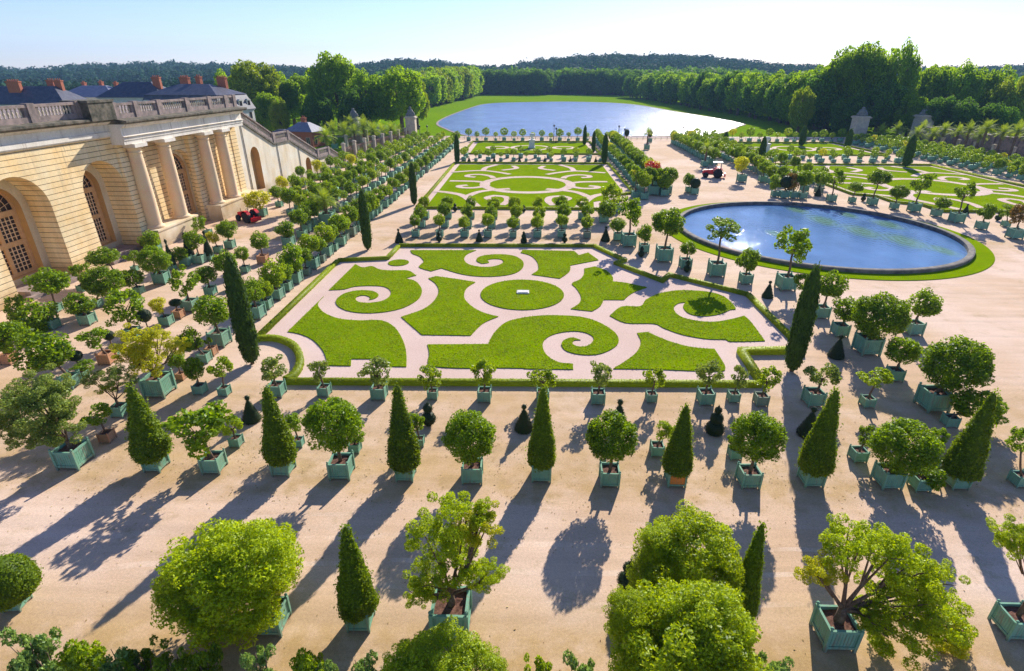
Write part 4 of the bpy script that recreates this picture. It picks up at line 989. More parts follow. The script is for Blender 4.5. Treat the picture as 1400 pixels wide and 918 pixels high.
# wooded hills behind the lake
rg = np.random.default_rng(5)
RX = [-200, 0, 60, 100, 200, 290, 420, 480, 540, 600, 650, 690, 740, 790, 850, 960, 1010, 1080, 1200, 1400, 1600]
RY = [95, 96, 98, 93, 90, 91, 96, 94, 86, 88, 94, 95, 86, 82, 80, 82, 87, 93, 97, 94, 92]
def ridge_px(px): return np.interp(px, RX, RY)
def hill_z(X, Y):
    xc = X * cyw + Y * syw; yc = -X * syw + Y * cyw
    px = 700 + FPX / cp * xc / yc
    zr = HC + (101 - (ridge_px(px) + 5)) * 1350 / (FPX / cp) - 8
    t = np.clip((Y - 640) / 700, 0, 1); t = t * t * (3 - 2 * t)
    return zr * t * np.clip((2600 - Y) / 1000, 0, 1)
gx = np.linspace(-2600, 2600, 90); gy = np.linspace(620, 2700, 40); GX, GY = np.meshgrid(gx, gy); GZ = hill_z(GX, GY) - .05
V = np.stack([GX, GY, GZ], -1).reshape(-1, 3); F = [(i * 90 + j, i * 90 + j + 1, (i + 1) * 90 + j + 1, (i + 1) * 90 + j) for i in range(39) for j in range(89)]
M['forest_floor'] = mottled('forest_floor', (.015, .035, .012), (.03, .06, .02), .02, 1, .1, .2)
struct(link('hills', npmesh('hills', V, F, [M['forest_floor']], smooth=True)))
def canopy(name, label, X, Y, seed, rmin, rmax, nq, mat, zfun=None):
    rng = np.random.default_rng(seed); n = len(X); Z = zfun(X, Y) if zfun else np.zeros(n)
    r = rng.uniform(rmin, rmax, n); hgt = r * rng.uniform(1.5, 2.1, n)
    d = sph(rng, n * nq).reshape(n, nq, 3); d[..., 2] = np.abs(d[..., 2]) * 1.0 - .25
    d /= np.linalg.norm(d, axis=2, keepdims=True)
    lump = 1 + .16 * np.sin(d[..., :1] * 5 + rng.uniform(0, 6, (n, 1, 1))) * np.cos(d[..., 1:2] * 6) 
    P = d * lump * rng.uniform(.88, 1.05, (n, nq, 1)) * np.stack([r, r, hgt * .55], 1)[:, None, :]
    P += np.stack([X, Y, Z + hgt * .55], 1)[:, None, :]
    P = P.reshape(-1, 3); N = d.reshape(-1, 3)
    V, F = leaves(P, N * 1.6, 1.0, rng, .45, 1.3)
    s = np.repeat(r, nq * 4)[:, None] * .34; c = np.repeat(P, 4, 0); V = c + (V - c) * s / .9
    o = link(name, npmesh(name, V, F, [mat])); tag(o, label, 'forest', kind='stuff'); return o
n = 6500; az = rg.uniform(-.80, .80, n); yy = 740 + 700 * rg.random(n) ** 1.2
X = np.tan(az) * yy; canopy('forest', 'dark blue-green wooded hills closing the horizon', X, yy, 3, 7, 11, 60, M['forest'], hill_z)
n = 900; X = rg.uniform(-520, -66, n); Y = rg.uniform(255, 640, n); ok = (X < -88)
canopy('forest', 'leafy wood filling the ground behind the left houses', X[ok], Y[ok], 4, 4.5, 7.5, 110, M['forest'])
n = 900; X = rg.uniform(125, 620, n); Y = rg.uniform(240, 640, n); ok = (X > 128 + (500 - Y).clip(-200, 300) * .0)
canopy('forest', 'leafy wood filling the ground behind the right bank trees', X[ok], Y[ok], 5, 5, 9, 110, M['tree_dk'])
n = 700; X = rg.uniform(-160, 260, n); Y = rg.uniform(655, 760, n)
canopy('forest', 'shaded wood directly behind the far end of the lake', X, Y, 6, 8, 12, 90, M['tree_dk'])

# ------------------------------------------------------------------ palms
def palm_crown(seed, nf=30, L=1.0):
    rng = random.Random(seed); V = []; F = []
    for k in range(nf):
        a = k * 2.399 + rng.uniform(-.2, .2); el = math.radians(80 - 95 * (k / nf) ** .8 + rng.uniform(-6, 6)); ln = L * rng.uniform(.85, 1.1)
        p = Vector((0, 0, 0)); d = Vector((math.cos(a) * math.cos(el), math.sin(a) * math.cos(el), math.sin(el))); side = Vector((-math.sin(a), math.cos(a), 0))
        ns = 12
        for i in range(ns):
            q = p + d * (ln / ns); d = (d + Vector((0, 0, -.085))).normalized(); t = (i + .5) / ns; w_ = .23 * math.sin(math.pi * min(1, t * .9 + .12)) * ln
            up = side.cross(d)
            for s in (1, -1):
                for m in (0, .5):
                    o = p.lerp(q, m); tip = o + side * s * w_ + d * w_ * .55 - up * w_ * .12
                    b0 = len(V); V += [o, o + d * (ln / ns * .30), tip + d * .01, tip]; F.append((b0, b0 + 1, b0 + 2, b0 + 3))
            p = q
    return npmesh('fronds', [tuple(v) for v in V], F, [M['palm']])
PALMS = [palm_crown(i, 34) for i in range(3)]
def palm_trunk():
    b = MB(); pr = []
    for i in range(18): z = i / 17; pr += [(1.0 if i % 2 else .86, z)]
    pr[0] = (1.2, 0); b.lathe(pr, n=9); return b.mesh('trunk', M['bark'])
PTR = palm_trunk()
def palm(x, y, h, r, label, s=1.3, group='boxed palms along the garden edges', kind='green', near=False):
    o = empty('boxed_palm', (x, y, 0), 0, label=label, cat='palm', group=group)
    planter(o, s, kind, near, 1, RND.uniform(-.1, .1))
    link('trunk', PTR, o, loc=(0, 0, .8 * s), scale=(.2 * r / 1.8, .2 * r / 1.8, max(.3, h - .8 * s)))
    link('fronds', RND.choice(PALMS), o, loc=(0, 0, h), scale=(r, r, r), rot=(0, 0, RND.uniform(0, 6)))
for i, (px, py, Y) in enumerate([(455, 177, 168), (470, 176, 172), (484, 180, 166), (497, 175, 176), (510, 180, 170), (522, 178, 180), (535, 181, 176), (445, 184, 158), (478, 172, 184), (545, 180, 186)]):
    c = atY(px, py, Y); palm(c[0], Y, c[2] + RND.uniform(-.8, .9), RND.uniform(3.2, 4.2), 'feathery palm behind the rusty left railing, %s from the staircase end' % ['third', 'fifth', 'sixth', 'seventh', 'eighth', 'ninth', 'tenth', 'second', 'fourth', 'last'][i], 1.6)
for i, (px, py, Y) in enumerate([(1205, 180, 190), (1228, 178, 186), (1254, 183, 178), (1276, 184, 172), (1292, 178, 172), (1310, 182, 165), (1326, 178, 165), (1350, 176, 150), (1372, 182, 152), (1392, 180, 146), (1412, 184, 140), (1262, 176, 184), (1340, 186, 158)]):
    c = atY(px, py, Y); palm(c[0], Y, c[2], 3.0, 'palm on the terrace above the right wall, %s from the gate pier' % ['first', 'second', 'fourth', 'fifth', 'sixth', 'seventh', 'eighth', 'tenth and largest', 'eleventh', 'twelfth', 'thirteenth', 'third', 'ninth'][i], 1.6)

# ------------------------------------------------------------------ cypresses and clipped yews
CYP = [clipped_mesh('foliage', M['cyp'], [(.30, .25), (.55, .7), (.66, 1.6), (.70, 3.2), (.66, 5.2), (.52, 6.8), (.30, 7.7), (.10, 8.1), (.01, 8.3)], 300 + i, .11, 130, 30, 40, .07, vert=True) for i in range(3)]
def cypress(x, y, h, r, label):
    o = empty('cypress', (x, y, 0), 0, label=label, cat='cypress', group='columnar cypresses at the parterre corners')
    b = MB(); b.tube([(0, 0, -.1), (0, 0, .6)], [.16, .13], 8); b.build('trunk', M['bark'], o)
    link('foliage', RND.choice(CYP), o, scale=(r / .7, r / .7, h / 8.3), rot=(0, 0, RND.uniform(0, 6)))
def pcyp(bx, by, tipx, tipy, hw, label):
    x, y = U(bx, by); y += .4; c = atY(tipx, tipy, y); d = depth(x, y, c[2] / 2)
    o = cypress(x, y, c[2], hw * d / FPX, label)
pcyp(342, 501, 311, 346, 13, 'tall dark cypress in the left near corner, casting a long diagonal shadow')
pcyp(1085, 511, 1114, 362, 12.5, 'tall dark cypress at the right near corner of the parterre')
pcyp(502, 343, 497, 258, 6.5, 'dark cypress beyond the far left corner of the near parterre')
pcyp(566, 281, 565, 221, 4.5, 'cypress at the near left corner of the middle parterre')
pcyp(625, 224, 624, 183, 3.6, 'cypress at the far left corner of the middle parterre')
pcyp(826, 225, 826, 182, 3.8, 'cypress at the far right corner of the middle parterre, nearest of three')
pcyp(811, 210, 811, 179, 2.6, 'middle of three cypresses before the lake')
pcyp(799, 199, 799, 171, 2.5, 'leftmost and farthest of three cypresses before the lake')
pcyp(1040, 225, 1043, 186, 4, 'cypress behind the red tractor beside the white pedestal')
pcyp(991, 201, 994, 180, 3.4, 'slim cypress right of the lake glint, left of the white pedestal')
pcyp(1096, 200, 1102, 172, 4, 'cypress on the right garden edge in front of the bright tree')
pcyp(1158, 207, 1168, 176, 4, 'leaning-looking cypress just below the first grey gate pier')
pcyp(1239, 229, 1256, 184, 5.5, 'large cypress at the far right corner of the right-hand lawn')

CONEPROF = [(.50, 0), (.74, .2), (.80, .5), (.76, .9), (.54, 2.0), (.34, 3.1), (.17, 4.0), (.09, 4.24), (.01, 4.3)]
CONE = [clipped_mesh('clipped_cone', M['yew'], CONEPROF, 320 + i, .095, 430, 36, 40, .05 + .012 * i) for i in range(5)]
def coned(bx, by, bw, tx, ty, hw, label, kind='green', dark=False):
    x, y = U(bx, by); s = bsize(x, y, bw); y += s * .5
    o = empty('boxed_cone_yew', (x, y, 0), 0, label=label, cat='topiary', group='tall clipped cones in green boxes')
    planter(o, s, kind, True, 1, RND.uniform(-.03, .03)); c = atY(tx, ty, y); z0 = .78 * s; r = hw * depth(x, y, 1.5) / FPX
    cn = link('clipped_cone', RND.choice(CONE), o, loc=(0, 0, z0), scale=(r / .86, r / .86, (c[2] - z0) / 4.3), rot=(0, 0, RND.uniform(0, 6)))
    return o
ORD = ['first', 'second', 'third', 'fourth', 'fifth', 'sixth', 'seventh', 'eighth', 'ninth', 'tenth']
for a in ((208, 647, 36, 166, 528, 25, 'clipped cone yew in green box, leftmost of the second row'),
          (384, 653, 33, 364, 529, 22, 'slender clipped cone yew in green box, second cone from the left in its row'),
          (553, 660, 28, 540, 527, 23, 'rough-topped clipped cone yew in green box, third cone from left'),
          (740, 661, 27, 740, 529, 20, 'upright clipped cone yew in green box standing mid-row in front of the hedge'),
          (1113, 668, 36, 1163, 534, 23, 'cone yew in green box just right of the long cypress shadow'),
          (1313, 671, 36, 1357, 538, 23, 'cone yew in green box at the right end of the second row'),
          (490, 866, 40, 459, 720, 27, 'clipped cone yew in green box in the front row, left of the open twisted tree')):
    coned(*a)
coned(925, 668, 30, 940, 554, 21, 'cone yew in a green box with one new orange wooden panel', 'orange')
coned(1012, 866, 36, 1042, 716, 21, 'narrow cone yew half hidden behind the bright green round trees')
GT = {}
def gmesh(key, prof, seed): GT[key] = clipped_mesh('clipped_yew', M['yew_dark'], prof, seed, .05, 500, 26, 40, .02)
def ballp(r, z, n=8): return [(r * math.sin(math.pi * i / n), z - r * math.cos(math.pi * i / n)) for i in range(n + 1)]
gmesh('cone', [(.50, 0), (.58, .1), (.46, .45), (.30, .9), (.14, 1.35), (.05, 1.5), (.12, 1.56), (.16, 1.68), (.12, 1.8), (.01, 1.85)], 340)
gmesh('two', [(.12, 0)] + ballp(.46, .52)[1:-1] + [(.08, .98)] + ballp(.30, 1.26)[1:-1] + [(.05, 1.56), (.09, 1.62), (.01, 1.72)], 341)
gmesh('three', [(.2, 0)] + ballp(.58, .35)[2:-1] + [(.12, .80)] + ballp(.42, 1.1)[1:-1] + [(.06, 1.5)] + ballp(.24, 1.72)[1:-1] + [(.04, 1.95), (.08, 2.02), (.01, 2.1)], 342)
gmesh('ball', ballp(.55, .56), 343)
def gtop(bx, by, typ, s, label, z=0, base=None):
    x, y = base or U(bx, by); y += .4 * s
    n = {'cone': 'clipped_cone_yew', 'two': 'stacked_ball_yew', 'three': 'stacked_ball_yew', 'ball': 'clipped_ball_yew'}[typ]
    o = link(n, GT[typ], None, loc=(x, y, z), scale=(s, s, s), rot=(0, 0, RND.uniform(0, 6)))
    tag(o, label, 'topiary', 'small dark topiaries planted in the gravel')
for a in ((341, 580, 'cone', 1, 'small dark yew cone with finial ball right of the slender boxed cone'),
          (585, 587, 'two', 1, 'dark two-ball clipped yew beside the rough-topped boxed cone'),
          (716, 593, 'cone', 1, 'small dark yew cone with ball left of the mid-row boxed cone'),
          (846, 592, 'cone', 1.15, 'dark yew cone peeping above the round tree right of the middle'),
          (979, 597, 'three', .95, 'three-tiered ball yew standing right of the orange-panelled box'),
          (1108, 601, 'cone', 1.1, 'small dark yew cone lying in the cypress shadow strip'),
          (1146, 492, 'cone', 1.05, 'dark yew cone behind the small trees right of the near cypress'),
          (1051, 409, 'cone', .95, 'dark yew cone at the bend of the hedge near the pool'),
          (940, 374, 'two', .85, 'dark ball yew in front of a small boxed tree by the zigzag hedge'),
          (877, 353, 'two', .8, 'dark ball yew in front of the second pool-side box'),
          (828, 331, 'cone', 1.1, 'dark yew cone at the corner of the cross row near the zigzag hedge'),
          (716, 333, 'three', .75, 'little tiered yew on the centre line between the two parterres'),
          (772, 333, 'two', .8, 'little dark ball yew right of the centre line between parterres'),
          (600, 332, 'two', .85, 'dark teardrop yew at the left of the cross row'),
          (655, 331, 'cone', .85, 'little dark yew cone left of the centre in the cross row'),
          (545, 333, 'cone', 1, 'dark yew cone near the far left hedge corner'),
          (622, 290, 'two', .8, 'dark finial-topped yew at the near edge of the middle parterre, left'),
          (716, 291, 'two', .7, 'dark tiered yew at the near edge of the middle parterre, centre'),
          (1119, 269, 'cone', 1.0, 'small dark yew cone right of the pool-side boxes'),
          (1181, 276, 'two', .85, 'dark ball yew between boxes at the edge of the right lawn'),
          (1247, 287, 'two', .8, 'dark ball yew behind the broad box at the right lawn'),
          (1321, 294, 'cone', .9, 'dark yew cone behind the large box at the right lawn edge'),
          (1366, 303, 'two', .95, 'dark two-ball yew at the right end of the pool-side row'),
          (860, 818, 'two', 1.0, 'dark ball finial yew poking out left of the bright round trees')):
    gtop(*a)
for i in range(6):
    gtop(0, 0, 'cone', .8, 'tiny dark yew cone beyond the middle parterre, %s from the left' % ORD[i], base=(-15 + 6.3 * i, 142.6))

# ------------------------------------------------------------------ near boxed trees, one by one
def C(k, i=None): return RND.choice(ROUND[k])
NEAR = [
 # second row
 (288, 650, 36, 269, 585, 47, 35, 'LG', 'green', 'wide leafy orange tree in green box, second row, right of the leftmost cone'),
 (464, 658, 36, 455, 580, 38, 37, 'RB', 'green', 'bright round orange tree in green box with red soil showing'),
 (645, 664, 30, 641, 597, 36, 36, 'RB', 'green', 'dense round orange tree directly left of the middle cone'),
 (834, 668, 29, 838, 597, 35, 35, 'RB', 'green', 'dense ball-headed orange tree directly right of the middle cone'),
 (1026, 670, 34, 1036, 597, 35, 34, 'RB', 'green', 'ball-headed orange tree in green box left of the cypress shadow'),
 (1219, 671, 42, 1238, 612, 42, 37, 'RB', 'green', 'broad dark orange tree in the right part of the second row'),
 (1398, 668, 30, 1394, 600, 14, 20, 'LG', 'green', 'small orange tree cut off by the right edge of the picture'),
 # little ones between
 (143, 607, 24, 134, 567, 20, 17, 'LG', 'tan', 'small tree in bare tan box left of the leftmost second-row cone'),
 (321, 613, 20, 315, 582, 17, 16, 'LB', 'green', 'small bright tree in little green box behind the wide leafy tree'),
 (407, 613, 16, 400, 577, 15, 16, 'LG', 'green', 'little tree in tiny green box just right of the slender cone'),
 (484, 621, 18, 487, 596, 13, 12, 'LG', 'green', 'tiny tree in a little green box behind the bright round tree'),
 (573, 612, 14, 568, 577, 14, 16, 'LG', 'green', 'little tree hidden behind the rough-topped cone'),
 (899, 626, 20, 909, 588, 16, 16, 'LB', 'green', 'small light tree in green box left of the orange-panelled box'),
 (1006, 630, 20, 1004, 606, 12, 12, 'LG', 'green', 'little box tree partly behind the ball-headed tree near the cypress shadow'),
 (1176, 634, 26, 1188, 596, 14, 17, 'LG', 'green', 'small pale tree in green box left of the broad dark tree'),
 (1262, 674, 32, 1276, 650, 24, 16, 'LG', 'green', 'low small-boxed shrub tree between the broad dark tree and the end cone'),
 (1279, 640, 16, 1282, 597, 14, 14, 'LG', 'green', 'tiny tree seen above the broad dark tree\'s right shoulder'),
 # third row along the hedge
 (376, 545, 25, 371, 504, 21, 17, 'LY', 'green', 'pale loose tree in green box at the left end of the hedge row'),
 (442, 544, 19, 434, 506, 16, 17, 'LY', 'green', 'small pale tree in front of the hedge, second from its left end'),
 (517, 549, 23, 515, 507, 25, 20, 'LY', 'green', 'wide pale many-leaved tree in the hedge row, third from left'),
 (591, 548, 15, 587, 514, 18, 16, 'LY', 'green', 'thin pale tree in narrow green box, fourth in the hedge row'),
 (662, 552, 19, 663, 508, 20, 19, 'LB', 'green', 'light green tree in green box, fifth in the hedge row'),
 (742, 552, 17, 743, 516, 20, 18, 'LB', 'green', 'sparse bright tree whose head shows above the middle cone'),
 (818, 555, 20, 822, 510, 18, 18, 'LY', 'green', 'pale upright tree in the hedge row right of the middle cone'),
 (891, 552, 16, 896, 515, 15, 19, 'LB', 'green', 'narrow yellow-green tree in small box, hedge row'),
 (966, 556, 24, 971, 508, 21, 19, 'LY', 'green', 'forked pale tree in green box, hedge row near the square notch'),
 (1004, 552, 18, 1012, 514, 13, 17, 'LY', 'green', 'small pale tree close to the right end of the front hedge'),
 (1042, 557, 21, 1051, 516, 17, 17, 'LB', 'old', 'yellow-green tree in weathered box at the hedge end'),
 (1115, 558, 30, 1127, 512, 23, 19, 'LY', 'green', 'flat-headed pale tree in green box right of the near cypress'),
 (1188, 559, 21, 1199, 516, 23, 15, 'LY', 'green', 'spreading small tree in little green box standing in shade'),
 # right block
 (1190, 488, 37, 1203, 432, 35, 31, 'RB', 'green', 'large dark round orange tree in big green box below the pool'),
 (1151, 462, 24, 1158, 423, 20, 17, 'R', 'green', 'small dark orange tree just left of the large one below the pool'),
 (1125, 437, 23, 1138, 389, 20, 18, 'R', 'green', 'dark orange tree immediately right of the near cypress tip'),
 (1106, 418, 18, 1099, 384, 14, 14, 'LG', 'green', 'little tree half hidden by the near right cypress'),
 (1252, 460, 27, 1264, 414, 21, 19, 'R', 'green', 'neat round tree in green box standing alone right of the row'),
 (1226, 523, 25, 1236, 480, 21, 20, 'R', 'green', 'round dark tree in green box above the shaded little box'),
 (1282, 566, 46, 1308, 498, 42, 37, 'RB', 'green', 'largest dark orange tree in big green box at right'),
 (1302, 586, 24, 1340, 556, 32, 22, 'R', 'green', 'dark wide tree behind the right end cone, in a low box'),
 # along the hedge and pool
 (1077, 399, 27, 1088, 332, 27, 26, 'LG', 'green', 'tall open-headed tree in green box against the pool water'),
 (1021, 390, 18, 1023, 355, 16, 16, 'R', 'green', 'compact tree in green box beside the pool grass, left of the tall open tree'),
 (981, 380, 24, 988, 312, 25, 15, 'LG', 'green', 'umbrella-headed tree on a tall thin trunk before the pool'),
 (938, 369, 17, 941, 340, 11, 10, 'R', 'green', 'little round tree between two taller trees by the zigzag hedge'),
 (909, 360, 23, 914, 304, 22, 20, 'R', 'green', 'dark full tree in green box at the left tip of the pool'),
 (881, 347, 14, 882, 318, 11, 12, 'R', 'green', 'small light round tree in a small box near the pool tip'),
 (860, 339, 20, 864, 287, 19, 21, 'LG', 'green', 'tall airy tree in green box at the corner of the cross rows'),
 (845, 330, 12, 844, 308, 11, 10, 'R', 'green', 'small dark bushy tree left of the tall airy one'),
 (826, 306, 13, 830, 287, 14, 13, 'R', 'green', 'bushy tree above the small dark corner tree'),
 (842, 292, 13, 838, 268, 17, 20, 'LB', 'green', 'bright tall tree overlapping the edge of the middle parterre'),
 # left block
 (92, 533, 30, 55, 479, 36, 28, 'R', 'green', 'large leaning-headed orange tree, left side, above the grey bush tree'),
 (8, 500, 26, 10, 460, 26, 22, 'R', 'tan', 'orange tree in tan box at the extreme left edge'),
 (68, 452, 22, 48, 433, 27, 23, 'R', 'green', 'dark orange tree by the foot of the facade at left'),
 (74, 428, 18, 65, 385, 25, 18, 'R', 'green', 'dark flat-headed tree below the second facade window'),
 (23, 440, 20, 20, 418, 16, 16, 'LG', 'green', 'loose tree at far left under the arcade'),
 (116, 446, 24, 107, 416, 19, 16, 'R', 'green', 'round tree with bright turquoise box side, left of the large light one'),
 (178, 466, 24, 167, 418, 28, 25, 'LG', 'green', 'large light-leaved orange tree in the left middle'),
 (130, 422, 17, 142, 385, 25, 20, 'RB', 'green', 'dense green tree behind the large light-leaved one'),
 (110, 400, 14, 112, 372, 15, 15, 'LG', 'green', 'looser tree left of the dense one near the facade'),
 (158, 384, 13, 142, 350, 22, 11, 'R', 'green', 'flat-topped thin-trunked tree before the arcade'),
 (218, 390, 23, 209, 355, 21, 18, 'RB', 'green', 'full tree in green box among the dark cones'),
 (188, 403, 15, 178, 381, 16, 13, 'R', 'green', 'small round tree left of the full one'),
 (183, 372, 11, 181, 350, 12, 8, 'LG', 'green', 'thin small tree in front of the portico pedestal'),
 (257, 428, 24, 250, 384, 19, 20, 'LG', 'green', 'open-leaved tree in broad green box, left of the near cypress tip'),
 (286, 405, 17, 281, 376, 15, 13, 'R', 'green', 'small rounded tree left of the cypress tip'),
 (318, 397, 16, 307, 358, 18, 15, 'R', 'green', 'greyish round tree hidden behind the left near cypress'),
 (297, 476, 30, 289, 426, 24, 22, 'R', 'green', 'dense dark orange tree immediately left of the near cypress'),
 (143, 500, 26, 126, 462, 22, 14, 'LG', 'tan', 'open small tree in pale tan box, left of the yellow tree'),
 (225, 447, 20, 216, 417, 11, 11, 'Y', 'green', 'small yellowish round tree in green box beside a tan box'),
 (204, 329, 1, 0, 0, 0, 0, None, '', ''),
 (252, 365, 17, 243, 348, 15, 10, 'R', 'green', 'bushy tree between the dark boxed cones'),
 (271, 362, 17, 265, 328, 14, 13, 'R', 'green', 'dark tree in green box between cones below the portico'),
 (213, 345, 13, 205, 328, 14, 13, 'R', 'green', 'dark round tree at the foot of the first portico column'),
 (280, 330, 1, 0, 0, 0, 0, None, '', ''),
 (313, 341, 15, 309, 313, 14, 12, 'R', 'green', 'round tree in green box standing below the red tractor'),
 (297, 347, 13, 290, 324, 9, 8, 'Y', 'green', 'little yellowish tree left of the round tree below the tractor'),
 (284, 322, 10, 272, 305, 12, 10, 'LG', 'green', 'spindly tree by the portico pedestal'),
 (334, 374, 13, 330, 347, 10, 10, 'R', 'green', 'little round tree right of the cypress tip'),
 (358, 362, 16, 354, 329, 14, 12, 'R', 'orange_', 'round tree in a tan-orange box in the left alley'),
 (393, 338, 17, 390, 313, 14, 11, 'R', 'green', 'round tree casting a broad shadow in the left alley'),
 (412, 327, 14, 408, 297, 12, 12, 'R', 'green', 'tall round tree behind the alley shadow'),
 (425, 314, 16, 421, 285, 11, 12, 'R', 'green', 'dark round tree in wide green box before the boxed palm'),
 (396, 295, 10, 394, 268, 11, 12, 'R', 'green', 'round tree right of the yellow tree by the stair wall'),
 (381, 284, 10, 376, 262, 9, 8, 'R', 'green', 'small round tree against the stair wall'),
 (357, 297, 14, 351, 272, 18, 12, 'Y', 'green', 'wide yellow-leaved tree beside the red tractor at the stair wall'),
 (277, 498, 20, 260, 465, 17, 18, 'R', 'green', 'round tree right of the yellow tree with small box'),
 (287, 488, 17, 284, 466, 6, 6, 'LG', 'tan', 'tiny plant in a small tan box left of the near cypress'),
 (305, 543, 18, 302, 502, 17, 17, 'LY', 'green', 'pale airy small tree in green box just in front of the near cypress foot'),
 (271, 541, 20, 265, 504, 13, 18, 'R', 'green', 'grey-green small tree in green box on the cypress shadow'),
 (246, 521, 15, 241, 493, 12, 12, 'R', 'tan', 'dark little tree in tan box right of the yellow tree'),
 (110, 520, 18, 115, 500, 16, 7, 'LG', 'green', 'low spreading bush in a box under a dark yew ball'),
 (395, 403, 1, 0, 0, 0, 0, None, '', ''),
 # right lawn edge, along the pool
 (1060, 270, 10, 1061, 249, 9, 11, 'R', 'green', 'small round tree left of the clipped ball by the pool'),
 (1086, 272, 12, 1084, 248, 11, 12, 'RU', 'green', 'rust-tinted tree in green box behind the pool'),
 (1098, 273, 12, 1101, 244, 12, 11, 'R', 'green', 'dark ball-headed tree right of the rust-tinted one'),
 (1138, 277, 13, 1142, 242, 14, 13, 'LG', 'green', 'tall airy tree before the left end of the right lawn'),
 (1166, 278, 10, 1171, 256, 11, 7, 'R', 'green', 'low flat-headed tree on a thin trunk by the right lawn'),
 (1194, 282, 14, 1203, 243, 15, 11, 'R', 'green', 'tall dark flat-topped tree on a slim trunk before the right lawn'),
 (1224, 287, 12, 1230, 263, 12, 9, 'RB', 'green', 'dense oval-headed tree before the right lawn'),
 (1252, 291, 17, 1262, 250, 15, 14, 'LG', 'green', 'tall open tree in broad box before the right lawn'),
 (1282, 297, 14, 1289, 277, 11, 8, 'R', 'green', 'squat tree in box right of the tall open one'),
 (1311, 306, 20, 1321, 261, 13, 14, 'LG', 'green', 'wispy tree in a large box at the near edge of the right lawn'),
 (1344, 315, 16, 1350, 289, 11, 11, 'R', 'green', 'bushy small tree beyond the pool\'s right end'),
 (1377, 311, 12, 1378, 288, 12, 9, 'LG', 'green', 'light bushy tree near the right edge beyond the pool'),
 (1391, 328, 22, 1396, 292, 13, 14, 'RU', 'green', 'reddish tree in a big box at the right edge beyond the pool'),
]
def crown_for(k):
    return {'R': lambda: pick(ROUND['leaf']), 'RB': lambda: pick(ROUNDBIG), 'LG': lambda: pick(LOOSE['leaf']), 'LB': lambda: pick(LOOSE['leaf_bright']),
            'LY': lambda: pick(LOOSE['leaf_grey'] + LOOSE['leaf_bright']), 'Y': lambda: pick(ROUND['leaf_yellow']), 'RU': lambda: pick(ROUND['leaf_rust'])}[k]()
for e in NEAR:
    if e[7] is None: continue
    kd = 'tan' if e[8] == 'orange_' else e[8]
    place(*e[:7], crown_for(e[7]), e[9], kind=kd)
# clipped balls grown in boxes
def boxball(bx, by, bw, cx, cy, rw, label, kind='green', flat=1.0, mat='R'):
    x, y = U(bx, by); s = bsize(x, y, bw); y += s * .5
    o = empty('boxed_ball_yew', (x, y, 0), 0, label=label, cat='topiary', group='clipped balls in boxes')
    planter(o, s, kind, True); c = atY(cx, cy, y); r = rw * depth(x, y, 1) / FPX
    b = MB(); b.tube([(0, 0, .7 * s), (0, 0, max(.9 * s, c[2] - r * .4))], [.06, .05], 7); b.build('trunk', M['bark'], o)
    link('clipped_ball', GT['ball'], o, loc=(0, 0, c[2] - r * flat), scale=(r / .55, r / .55, r / .55 * flat))
boxball(242, 437, 17, 238, 414, 8, 'flat dark yew ball in a tan box', 'tan', .6)
boxball(203, 462, 12, 200, 432, 9, 'dark yew ball standing right of the large light-leaved tree')
boxball(108, 512, 13, 107, 487, 9, 'dark yew ball above the low spreading bush', 'green', .8)
boxball(950, 267, 11, 953, 251, 7, 'squat clipped ball in a big green box, alone before the pool')
boxball(1073, 272, 13, 1074, 249, 8, 'clipped dark ball in a green box behind the pool')
boxball(155, 488, 12, 153, 459, 7, 'small dark ball left of the yellow tree')
place(942, 264, 9, 942, 246, 8, 9, pick(ROUND['leaf']), 'small round tree behind the squat clipped ball by the pool')
def coneball(bx, by, bw, tx, ty, hw, label):
    x, y = U(bx, by); s = bsize(x, y, bw); y += s * .5
    o = empty('boxed_cone_yew', (x, y, 0), 0, label=label, cat='topiary', group='dark cones in boxes near the portico')
    planter(o, s, 'green', True); c = atY(tx, ty, y); r = hw * depth(x, y, 1.5) / FPX
    link('clipped_cone', GT['cone'], o, loc=(0, 0, .78 * s), scale=(r / .58, r / .58, (c[2] - .78 * s) / 1.85))
coneball(234, 370, 12, 223, 327, 6, 'leftmost dark boxed cone before the portico')
coneball(258, 358, 13, 240, 318, 7, 'middle dark boxed cone before the portico')
coneball(285, 357, 12, 276, 315, 6, 'rightmost dark boxed cone before the portico')

# ------------------------------------------------------------------ big characterful trees with visible limbs
def open_tree(x, y, s, limbs, clumps, label, rot=0, base_h=.8, kind='green', trad=.16, name='boxed_tree', cat='potted tree'):
    o = empty(name, (x, y, 0), 0, label=label, cat=cat, group='large old boxed trees of the front row')
    planter(o, s, kind, True, 1, rot); z0 = .78 * s; b = MB()
    for pts, r0, r1 in limbs:
        n = len(pts); b.tube([(p[0], p[1], p[2] + (z0 if i else z0 - .1)) for i, p in enumerate(pts)], [r0 + (r1 - r0) * i / (n - 1) for i in range(n)], 8)
    b.build('trunk', M['bark'], o)
    for i, (cx, cy, cz, rx, rz, mesh) in enumerate(clumps):
        link('crown', mesh, o, loc=(cx, cy, cz + z0), scale=(rx, rx, rz), rot=(0, 0, RND.uniform(0, 6)))
    return o
def at_row(bx, by, bw):
    x, y = U(bx, by); s = bsize(x, y, bw); return x, y + s * .5, s
def clump(px, py, dy, y0, x0, s, rpx, mesh, fl=.85):
    """a clump seen at px,py, dy metres nearer or farther than the trunk"""
    c = atY(px, py, y0 + dy); d = depth(*c); r = rpx * d / FPX
    return (c[0] - x0, dy, c[2] - .78 * s, r, r * fl, mesh)
V0, V1, V2 = VIVID
OV, OY, OG = OPEN['leaf_vivid'], OPEN['leaf_yellow'], OPEN['leaf_grey']
